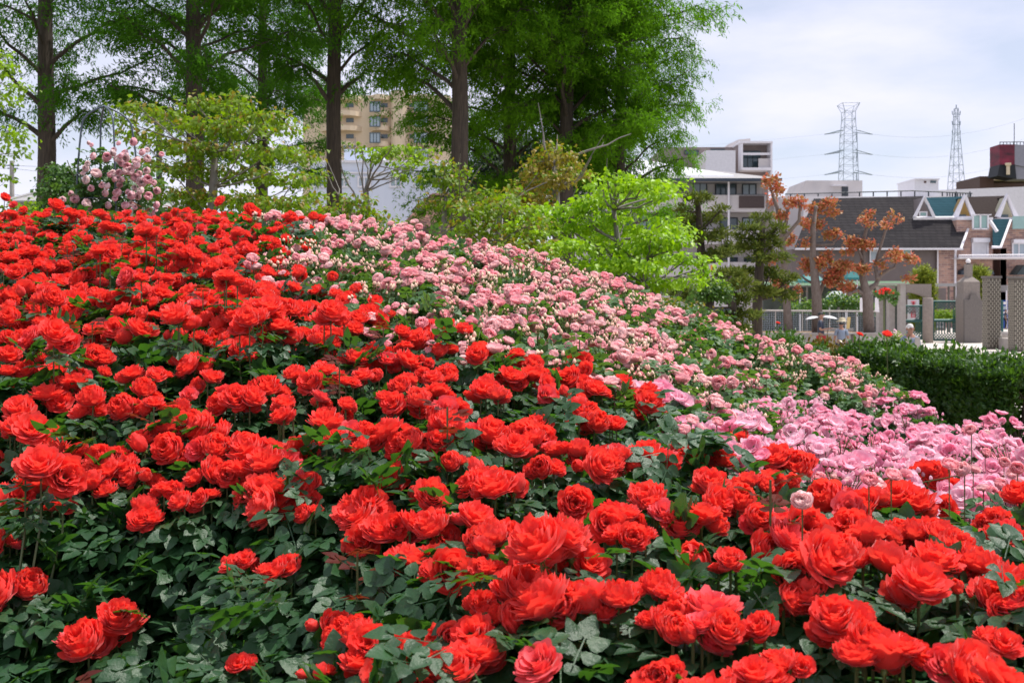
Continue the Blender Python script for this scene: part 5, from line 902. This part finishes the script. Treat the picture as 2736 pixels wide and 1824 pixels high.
# raised planter with low wall, bench
d=40.5; B=empty('planter_wall',(PX(2300,d),d,0),'low pale concrete planter wall under the pollarded trees','planter'); b=MB(); b.box(PX(1950,d),PX(2378,d),d,d+.3,0,PZ(893,d)); b.box(PX(1950,d),PX(2380,d),d-.05,d+.35,PZ(893,d)+.003,PZ(889,d)); b.build('wall',M['conc2'],B)
b=MB(); b.box(PX(1950,d),PX(2378,d),d+.36,d+5,0,PZ(893,d)-.05); b.build('soil',M['soil'],B)
d=39; B=empty('park_bench',(PX(2240,d),d,0),'pale slatted bench in front of the planter wall','bench'); b=MB()
for v in (879,883): b.box(PX(2198,d),PX(2290,d),d+.4,d+.44,PZ(v+1.6,d),PZ(v-1,d))
b.build('backrest',M['conc2'],B); b=MB()
for i in range(3): b.box(PX(2198,d),PX(2290,d),d+.05+i*.12,d+.14+i*.12,PZ(890,d)-.03,PZ(890,d))
b.build('seat',M['conc2'],B)
for u in (2205,2283):
    b=MB(); b.box(PX(u,d),PX(u+3,d),d+.1,d+.44,0,PZ(890,d)-.031); b.build('leg',M['conc3'],B)
# fence
d=55; B=empty('wire_fence',(PX(2200,d),d,0),'pale railed wire mesh fence behind the pollarded trees','fence'); b=MB()
b.tube([(PX(1990,d),d,PZ(829,d)),(PX(2350,d),d,PZ(832,d))],.05,5); b.build('top_rail',M['conc2'],B)
for i,u in enumerate(range(2000,2350,72)): b=MB(); b.tube([(PX(u,d),d,0),(PX(u,d),d,PZ(830,d))],.028,5); b.build('post',M['conc2'],B)
b=MB(); 
for x in np.arange(PX(1990,d),PX(2350,d),.12): b.tube([(x,d+.02,0),(x,d+.02,PZ(832,d))],.006,3,False)
for z in np.arange(.1,PZ(832,d),.12): b.tube([(PX(1990,d),d+.02,z),(PX(2350,d),d+.02,z)],.006,3,False)
b.build('mesh',M['steel'],B)
# shelters, awnings and market things behind the fence
d=62; B=empty('mint_shelter',(PX(2270,d),d,0),'long shelter with a mint green canopy edge behind the pollarded trees','shelter'); b=MB(); b.box(PX(2080,d),PX(2475,d),d,d+4,PZ(762,d),PZ(751,d)); b.build('canopy',M['mint'],B)
for u in (2100,2160,2245,2330,2420): b=MB(); b.tube([(PX(u,d),d+.3,0),(PX(u,d),d+.3,PZ(762,d))],.06,6); b.build('post',M['conc3'],B)
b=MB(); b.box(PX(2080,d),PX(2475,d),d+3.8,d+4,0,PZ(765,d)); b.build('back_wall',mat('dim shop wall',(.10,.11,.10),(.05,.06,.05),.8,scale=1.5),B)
d=64; B=empty('grey_canopy',(PX(2530,d),d,0),'grey flat canopy roof behind the right lattice gate','shelter'); b=MB(); b.box(PX(2478,d),PX(2564,d),d,d+5,PZ(765,d),PZ(757,d)); b.build('roof',M['greyroof'],B)
for u in (2502,2540,2556): b=MB(); b.box(PX(u,d),PX(u+3,d),d+.3,d+.45,0,PZ(765,d)); b.build('post',M['conc3'],B)
b=MB(); b.box(PX(2478,d),PX(2600,d),d+4,d+4.2,0,PZ(768,d)); b.build('back_wall',M['greige'],B)
for (u,v,w,h,mt_,lab) in ((2240,787,52,14,'whiteaw','small white pyramid awning with a teal edge left of the third pollard'),(2275,735,34,14,'tealaw','teal blue hipped awning above the mint canopy'),(2165,743,60,14,'tealaw','teal awning behind the second pollarded tree')):
    d=59.5; B=empty('awning',(PX(u,d),d,0),lab,'awning'); x=PX(u,d); r=w/2*d/2736; b=MB(); sq(b,x,d,[(r,PZ(v+h/2,d)),(r*.55,PZ(v-h/2,d)),(r*.5,PZ(v-h/2,d)+.05)]); b.build('cover',M[mt_],B); b=MB(); sq(b,x,d,[(r*1.01,PZ(v+h/2,d)-.12),(r*1.01,PZ(v+h/2,d)-.004)]); b.build('valance',M['tealaw'],B)
    for s in (-1,1): b=MB(); b.tube([(x+s*r*.9,d,0),(x+s*r*.9,d,PZ(v+h/2,d)-.12)],.04,5); b.build('post',M['trim'],B)
tree('leafy_shrub','green shrubs with small flowers behind the wire fence','shrub',[(*P(2250,870,57),.08),(*P(2250,820,57),.05)],pads([(2205,815,20,16),(2240,800,26,20),(2275,805,26,22),(2300,820,20,14),(2150,820,26,14),(2120,825,20,12),(2330,825,14,10)],57,G,.5),OVAL,.16,[M['holly'],M['dog']],M['bark'],dens=12,seed=71,clump=.2)
tree('grassy_shrub','rounded pale green bush behind the second lattice gate','shrub',[(*P(2520,860,56),.05),(*P(2520,845,56),.04)],pads([(2505,840,18,12),(2530,845,18,12),(2545,838,14,12)],56,G,.3),OVAL,.15,[M['dog']],M['bark'],dens=14,seed=72,clump=.15)
tree('flowering_shrub','small bush with pale pink flowers at the foot of the concrete portal','shrub',[(*P(2392,925,30),.04),(*P(2392,900,30),.03)],pads([(2392,900,16,16),(2405,905,12,14),(2380,905,12,12)],30,G,.2),OVAL,.06,[M['dog'],M['hot']],M['bark'],dens=40,seed=73,clump=.07)
# banners
def strokes(b,x,z,s,y,ss):
    for (xa,za,xb,zb) in ss: b.tube([(x+xa*s,y,z+za*s),(x+xb*s,y,z+zb*s)],s*.075,4)
d=52.5; B=empty('white_banner',(PX(2441,d),d,0),'white vertical banner with red characters behind the left lattice gate','banner'); b=MB(); b.box(PX(2425,d),PX(2456,d),d,d+.02,PZ(855,d),PZ(800,d)); b.build('cloth',M['paper'],B)
b=MB(); s=.28
strokes(b,PX(2440,d),PZ(811,d),s,d-.02,[(-.4,.35,.4,.35),(-.3,.05,.35,.05),(.0,.4,.0,.0),(.3,.05,-.42,-.5),(-.15,-.1,.42,-.5)])
strokes(b,PX(2440,d),PZ(826,d),s,d-.02,[(-.4,.3,.4,.3),(.35,.3,-.35,-.45),(-.1,0,.42,-.45)])
strokes(b,PX(2440,d),PZ(840,d),s,d-.02,[(-.35,.4,-.35,-.45),(.35,.4,.35,-.45),(-.35,.4,.35,.4),(-.35,-.02,.35,-.02),(-.35,-.45,.35,-.45)])
b.build('red_characters',M['ink'],B)
d=50; B=empty('white_banner',(PX(2310,d),d,0),'pair of white tent flaps behind the trunk of the third pollard','banner'); 
for (ua,ub) in ((2298,2316),(2320,2330),(2338,2350)): b=MB(); b.prism([(PX(ua,d),PZ(832,d)),(PX(ub,d),PZ(834,d)),(PX(ub-4,d),PZ(795,d)),(PX(ua,d),PZ(795,d))],d,d+.03); b.build('flap',M['paper'],B)
d=51.9; B=empty('notice_board',(PX(2508,d),d,PZ(866,d)),'white notice sheet fixed on the second lattice gate','notice'); b=MB(); b.box(PX(2497,d)+.0,PX(2517,d),d-.2,d-.17,PZ(875,d),PZ(860,d)); b.build('sheet',M['paper'],B); b=MB()
for i in range(4): b.box(PX(2499+i*4.5,d),PX(2501.5+i*4.5,d),d-.215,d-.203,PZ(870,d),PZ(863,d))
b.build('grey_lines',M['bbgrey'],B)
d=33; B=empty('wooden_board',(PX(2266,d),d,PZ(878,d)),'yellow wooden board leaning behind the seated person','board'); b=MB(); b.prism([(PX(2262,d),PZ(878,d)),(PX(2270,d),PZ(878,d)),(PX(2273,d),PZ(847,d)),(PX(2265,d),PZ(847,d))],d,d+.05); b.build('plank',M['wood'],B)
d=42; tag(MB().box(PX(1900,d),PX(1905,d),d,d+.1,PZ(724,d),PZ(708,d)).build('orange_sign',M['ochre']),'small upright orange sign left of the low pine','sign')
d=44; B=empty('white_car',(PX(1925,d),d,0),'white car roof glimpsed behind the round clipped bush','car'); b=MB(); x=PX(1925,d); b.prism([(x-1.1,1.0),(x+1.1,1.0),(x+.95,1.25),(x+.6,PZ(806,d)),(x-.3,PZ(806,d)),(x-.8,1.6)],d,d+3.8); b.build('cabin',M['white'],B); b=MB(); b.prism([(x-1.4,.35),(x+1.4,.35),(x+1.4,.95),(x-1.4,.99)],d-.1,d+4); b.build('body',M['white'],B); b=MB(); b.box(x-.7,x+.55,d-.03,d-.005,1.3,1.75); b.build('windscreen',M['glass'],B)
for sx in (-1,1):
    b=MB(); b.tube([(x+sx*1.05,d+.5,.33),(x+sx*1.35,d+.5,.33)],.33,14); b.build('wheel',M['black'],B)
# blue kiosk
d=72; B=empty('blue_kiosk',(PX(2700,d),d,0),'blue kiosk with pale shelves beside the man in the white shirt','kiosk'); b=MB(); b.box(PX(2674,d),PX(2712,d),d,d+1.5,0,PZ(802,d)); b.build('cabinet',M['blue'],B)
for i,(v0,v1) in enumerate(((806,813),(818,827),(832,838),(842,848))): b=MB(); b.box(PX(2675,d),PX(2689,d),d-.06,d-.01,PZ(v1,d),PZ(v0,d)); b.build('shelf',M['curtain'] if i%2 else M['paper'],B)
b=MB(); b.prism([(PX(2672,d),PZ(776,d)),(PX(2706,d),PZ(780,d)),(PX(2700,d),PZ(770,d)),(PX(2688,d),PZ(764,d)),(PX(2672,d),PZ(762,d))],d-1,d+2); b.build('curved_canopy',M['greyroof'],B)
b=MB(); b.tube([(PX(2673,d),d-.9,0),(PX(2673,d),d-.9,PZ(776,d))],.05,5); b.build('canopy_post',M['trim'],B)
# standard rose tree
d=27; B=empty('standard_rose',(PX(2362,d),d,0),'red-flowered weeping rose on a tall thin stem in front of the concrete portal','standard rose'); b=MB(); b.tube([(PX(2363,d),d,0),(PX(2362,d),d,PZ(800,d)),(PX(2362,d),d,PZ(785,d))],[.03,.022,.02],6)
for q in range(9): a=q*.7; b.tube([(PX(2362,d),d,PZ(790,d)),(PX(2362,d)+math.cos(a)*.18,d+math.sin(a)*.15,PZ(778,d)),(PX(2362,d)+math.cos(a)*.33,d+math.sin(a)*.25,PZ(790,d))],.008,4)
b.build('stem',M['cane'],B)
link(bpy.data.objects.new('foliage',crown('foliage',pads([(2362,785,24,8,0),(2350,783,16,7,0),(2378,788,16,8,0),(2385,798,8,8,0)],d,G,0),COMP,.10,M['rleaf2'],24,81,.4,.05,.6)),B)
for q in range(34):
    a=gg.random()*6.28; r=math.sqrt(gg.random()); u=2365+math.cos(a)*r*27; v=782-(1-r*r)*10+gg.uniform(-1,3)+(u>2380)*gg.random()*22
    o=bpy.data.objects.new('bloom',gg.choice(RED)); COL.objects.link(o); o.parent=B; o.location=P(u,v,d+math.sin(a)*r*.2-.1)-B.location; o.scale=(.07,)*3; o.rotation_euler=(gg.uniform(-.9,.9)+.5,gg.uniform(-.6,.6),gg.random()*6)
# single red roses above the hedge
for i,(u,v,d,w,lab) in enumerate(((2369,897,11.5,22,'single crimson rose standing above the dark hedge, right one of two'),(2296,896,12.5,15,'single crimson rose above the bronze hedge, left one of two'),(2078,864,11,9,'tiny single red rose above the green hedge under the pines'))):
    p=P(u,v,d); B=empty('single_rose',(p.x,p.y,g1(p.x,p.y)),lab,'rose'); b=MB(); b.tube([(p.x,p.y,B.location.z),(p.x+.02,p.y,B.location.z*.5+p.z*.5),p],[.006,.005,.004],5); b.build('stem',M['cane'],B)
    o=bpy.data.objects.new('bloom',RED[i]); COL.objects.link(o); o.parent=B; o.location=p-B.location; s=w*d/2736*1.2; o.scale=(s,s,s*.9); o.rotation_euler=(.4,.1,i)
# ================================================================ people
def skinmesh(name,V,E,Rd,m,parent,sub=1,root=0):
    me=bpy.data.meshes.new(name); me.from_pydata([tuple(v) for v in V],E,[]); me.materials.append(m); o=bpy.data.objects.new(name,me); link(o,parent)
    o.modifiers.new('skin','SKIN'); sm=o.modifiers.new('subsurf','SUBSURF'); sm.levels=sub; sm.render_levels=sub
    if not me.skin_vertices: 
        bm_=__import__('bmesh').new(); bm_.from_mesh(me); bm_.verts.layers.skin.verify(); bm_.to_mesh(me); bm_.free()
    for i,r in enumerate(Rd): me.skin_vertices[0].data[i].radius=(r if isinstance(r,tuple) else (r,r)); me.skin_vertices[0].data[i].use_root=(i==root)
    o.modifiers['skin'].use_smooth_shade=True; return o
def person(lab,loc,rz,H,skin,hairm,shirt,trouser,hair='short',sit=False,arm=0,name='person'):
    """loc: feet point; faces -Y before rz. arm: how far the forearms are raised"""
    s=H/1.70; root=empty(name,loc,lab,'person'); rt=Matrix.Rotation(rz,3,'Z'); L0=Vector(loc)
    T=lambda p:L0+rt@(Vector(p)*s)
    hip=.92; J={'pel':(0,0,hip),'wai':(0,.01,1.08),'chest':(0,.01,1.28),'nk0':(0,.02,1.43),'nk':(0,.01,1.50),'hd':(0,-.005,1.60),'tp':(0,.0,1.655)}
    V=[];E=[];Rr=[]
    def ad(p,r,par=None): 
        V.append(T(p)); Rr.append(tuple(x*s for x in r) if isinstance(r,tuple) else r*s); i=len(V)-1
        if par is not None: E.append((par,i))
        return i
    pel=ad((0,0,hip),(.14,.10)); wai=ad((0,.01,1.10),(.13,.095),pel); ch=ad((0,.01,1.30),(.15,.105),wai); n0=ad((0,.02,1.42),(.09,.075),ch); nk=ad((0,.005,1.49),.050,n0); jw=ad((0,-.02,1.545),(.062,.07),nk); hd=ad((0,-.005,1.61),(.074,.09),jw); tp=ad((0,.01,1.67),(.055,.065),hd)
    arms=[]
    for sx in (-1,1):
        sh=ad((sx*.17,.01,1.38),.055,ch if False else n0); el=ad((sx*.235,.02,1.12),.042,sh)
        if arm: wr=ad((sx*.13,-.22,1.10+arm*.1),.028,el); pm=ad((sx*.09,-.29,1.11+arm*.1),(.034,.018),wr); dr=Vector((-.25*sx,-1,.1)).normalized()
        else: wr=ad((sx*.25,-.05,.88),.028,el); pm=ad((sx*.25,-.07,.80),(.018,.036),wr); dr=Vector((0,-.15,-1)).normalized()
        arms.append((sh,el,wr))
        pv=Vector((V[pm]-L0)); pv=(rt.inverted()@pv)/s
        for f,(off,ln) in enumerate(((-.024,.075),(-.008,.085),(.008,.082),(.024,.066))):
            o1=Vector((0,off,0)) if not arm else Vector((off,0,0)); a1=ad(pv+dr*.035+o1,.0088,pm); ad(pv+dr*(.035+ln*.55)+o1,.008,a1); ad(pv+dr*(.03+ln)+o1*.9+Vector((-sx*.012,0,0)),.0065,len(V)-1)
        th=ad(pv+dr*.01+(Vector((0,-.04,0)) if not arm else Vector((-sx*.04,0,.01))),.010,pm); ad(pv+dr*.045+(Vector((0,-.05,0)) if not arm else Vector((-sx*.05,0,.015))),.008,th)
    legs=[]
    for sx in (-1,1):
        if sit: kn=ad((sx*.12,-.42,hip+.02),.065,ad((sx*.10,-.02,hip-.05),.085,pel)); an=ad((sx*.12,-.42,hip-.40),.042,kn); 
        else: kn=ad((sx*.105,-.02,.50),.062,ad((sx*.10,0,hip-.12),.088,pel)); an=ad((sx*.11,.02,.09),.042,kn)
        av=Vector((V[an]-L0)); av=(rt.inverted()@av)/s; ad(av+Vector((0,-.13,-.05)),(.038,.025),an); legs.append((kn,an))
    skinmesh('body',V,E,Rr,skin,root)
    # face: nose, ears, eyes, mouth
    b=MB(); b.ball(T((0,-.097,1.595)),.016*s,6,1.6); 
    for sx in (-1,1): b.ball(T((sx*.078,.0,1.60)),.02*s,6,1.5)
    b.build('nose_and_ears',skin,root,True)
    b=MB()
    for sx in (-1,1): b.ball(T((sx*.03,-.083,1.622)),.011*s,6,.7)
    b.build('eyes',M['black'],root,True); b=MB(); b.tube([T((-.025,-.082,1.556)),T((0,-.089,1.553)),T((.025,-.082,1.556))],.006*s,5); b.build('mouth',M['ink'] if False else M['skin2'],root)
    # hair
    b=MB(); c=T((0,.014,1.625)); vs=[];n=14;m=7
    for i in range(m+1):
        ph=math.pi*.60*i/m
        for j in range(n):
            a=2*math.pi*j/n; fr=(math.sin(a)<-.3); q=Vector((math.cos(a)*math.sin(ph)*.087,math.sin(a)*math.sin(ph)*.104,math.cos(ph)*.088)); 
            if fr and ph>1.0: q*=.86
            vs.append(c+rt@(q*s))
    b.add(vs,[(i*n+j,(i+1)*n+j,(i+1)*n+(j+1)%n,i*n+(j+1)%n) for i in range(m) for j in range(n)]); 
    if hair!='none': b.build('hair',hairm,root,True)
    # clothes: slightly larger skins over the same joints
    sv=[];se=[];sr=[]
    def sa(p,r,par=None):
        sv.append(T(p)); sr.append(tuple(x*s for x in r) if isinstance(r,tuple) else r*s)
        if par is not None: se.append((par,len(sv)-1))
        return len(sv)-1
    a0=sa((0,0,hip-.02),(.165,.125)); a1=sa((0,.01,1.12),(.155,.118),a0); a2=sa((0,.01,1.30),(.17,.125),a1); a3=sa((0,.02,1.425),(.10,.085),a2); sa((0,.012,1.455),(.066,.06),a3)
    for k_,sx in enumerate((-1,1)):
        p1=sa((sx*.175,.01,1.385),.066,a3); sa((sx*.225,.02,1.17),.058,p1)
    skinmesh('shirt',sv,se,sr,shirt,root)
    sv=[];se=[];sr=[]; a0=sa((0,0,hip),(.15,.115))
    for sx in (-1,1):
        p1=sa((sx*.10,-.02 if sit else 0,hip-.08),.10,a0)
        if sit: p2=sa((sx*.12,-.42,hip+.02),.078,p1); sa((sx*.12,-.42,hip-.36),.06,p2)
        else: p2=sa((sx*.105,-.02,.50),.078,p1); sa((sx*.11,.02,.12),.062,p2)
    skinmesh('trousers',sv,se,sr,trouser,root)
    b=MB()
    for sx,(kn,an) in zip((-1,1),legs):
        q=V[an]; d_=rt@Vector((0,-1,0)); b.tube([q+Vector((0,0,-.06*s))-d_*.05*s,q+Vector((0,0,-.06*s))+d_*.06*s,q+Vector((0,0,-.065*s))+d_*.17*s],[.035*s,.042*s,.03*s],8)
    b.build('shoes',M['black'],root,True); return root,T
d=23; zf=PZ(866,d)-1.70; r_,T=person('white-haired man in a grey vest behind the hedge, below the left gate',(PX(2432,d),d,zf),R(6),1.70,M['skin'],M['hairw'],M['denim'],M['navy'])
b=MB()
for sx in (-1,1): b.prism([(T((sx*.05,0,0)).x,T((0,0,1.42)).z),(T((sx*.155,0,0)).x,T((0,0,1.40)).z),(T((sx*.165,0,0)).x,T((0,0,.95)).z),(T((sx*.02,0,0)).x,T((0,0,.95)).z)],d-.165,d-.14)
b.build('vest',M['beigec'],r_)
m_=MB(); m_.box(PX(2400,d),PX(2470,d),d-.8,d+1.5,0,zf); 
if zf>0: tag(m_.build('path_step',M['paving']),kind='structure')
d=70; person('man in a white shirt and black trousers by the blue kiosk',(PX(2702,d),d,0),R(150),1.66,M['skin2'],M['hairb'],M['shirtw'],M['black'],arm=.2)
d=71; person('small dark-clothed person beside the blue kiosk shelves',(PX(2687,d),d,0),R(60),1.35,M['skin2'],M['hairb'],M['navy'],M['black'])
d=33; zf=PZ(834,d)-1.66; r_,T=person('person in a dark top and red trousers under a white parasol',(PX(2194,d),d,zf),R(70),1.66,M['skin2'],M['hairb'],M['navy'],M['redc'],arm=.6)
person('seated person in a sun hat beside the yellow board',(PX(2248,33),33,PZ(858,33)-1.52),R(170),1.5,M['skin'],M['hairb'],M['denim'],M['navy'],sit=True)
def parasol(lab,u,v,d,r,m,tilt,shaft=.9):
    B=empty('parasol',P(u,v,d)+Vector((0,0,-shaft)),lab,'parasol'); b=MB(); n=8; top=P(u,v,d); vs=[top]; 
    for ring,(rr,zz) in enumerate(((.35,-.03),(.7,-.12),(1,-.28))): vs+=[top+Matrix.Rotation(tilt,3,'Y')@Vector((math.cos(2*math.pi*j/n)*rr*r,math.sin(2*math.pi*j/n)*rr*r,zz*r)) for j in range(n)]
    fs=[(0,1+j,1+(j+1)%n) for j in range(n)]+[(1+k_*n+j,1+(k_+1)*n+j,1+(k_+1)*n+(j+1)%n,1+k_*n+(j+1)%n) for k_ in range(2) for j in range(n)]; b.add(vs,fs); b.build('canopy',m,B)
    b=MB(); ax=Matrix.Rotation(tilt,3,'Y')@Vector((0,0,-1)); b.tube([top,top+ax*shaft],.01,5); b.build('shaft',M['black'],B)
    b=MB()
    for j in range(n): b.tube([vs[1+2*n+j]+Vector((0,0,-.005)),vs[1+n+j]+Vector((0,0,-.008)),top+ax*.03],.005,3)
    b.build('ribs',M['steel'],B)
parasol('open white parasol beside the person in the dark top',2217,843,33,.27*1.0,M['umb'],R(8),.6)
parasol('dark and white parasol peeping out left of the second pollard trunk',2168,845,33.5,.22,M['umb'],R(-12),.5)
hh=T_=None
B=empty('sun_hat',P(2250,851,32),'straw sun hat worn by the seated person','hat'); b=MB(); q=P(2250,858,32); b.lathe(q.x,q.y,[(.20,q.z-.01),(.19,q.z),(.105,q.z+.01),(.10,q.z+.09),(.05,q.z+.12),(.005,q.z+.12)],16); b.build('brim_and_crown',M['hatc'],B,True)
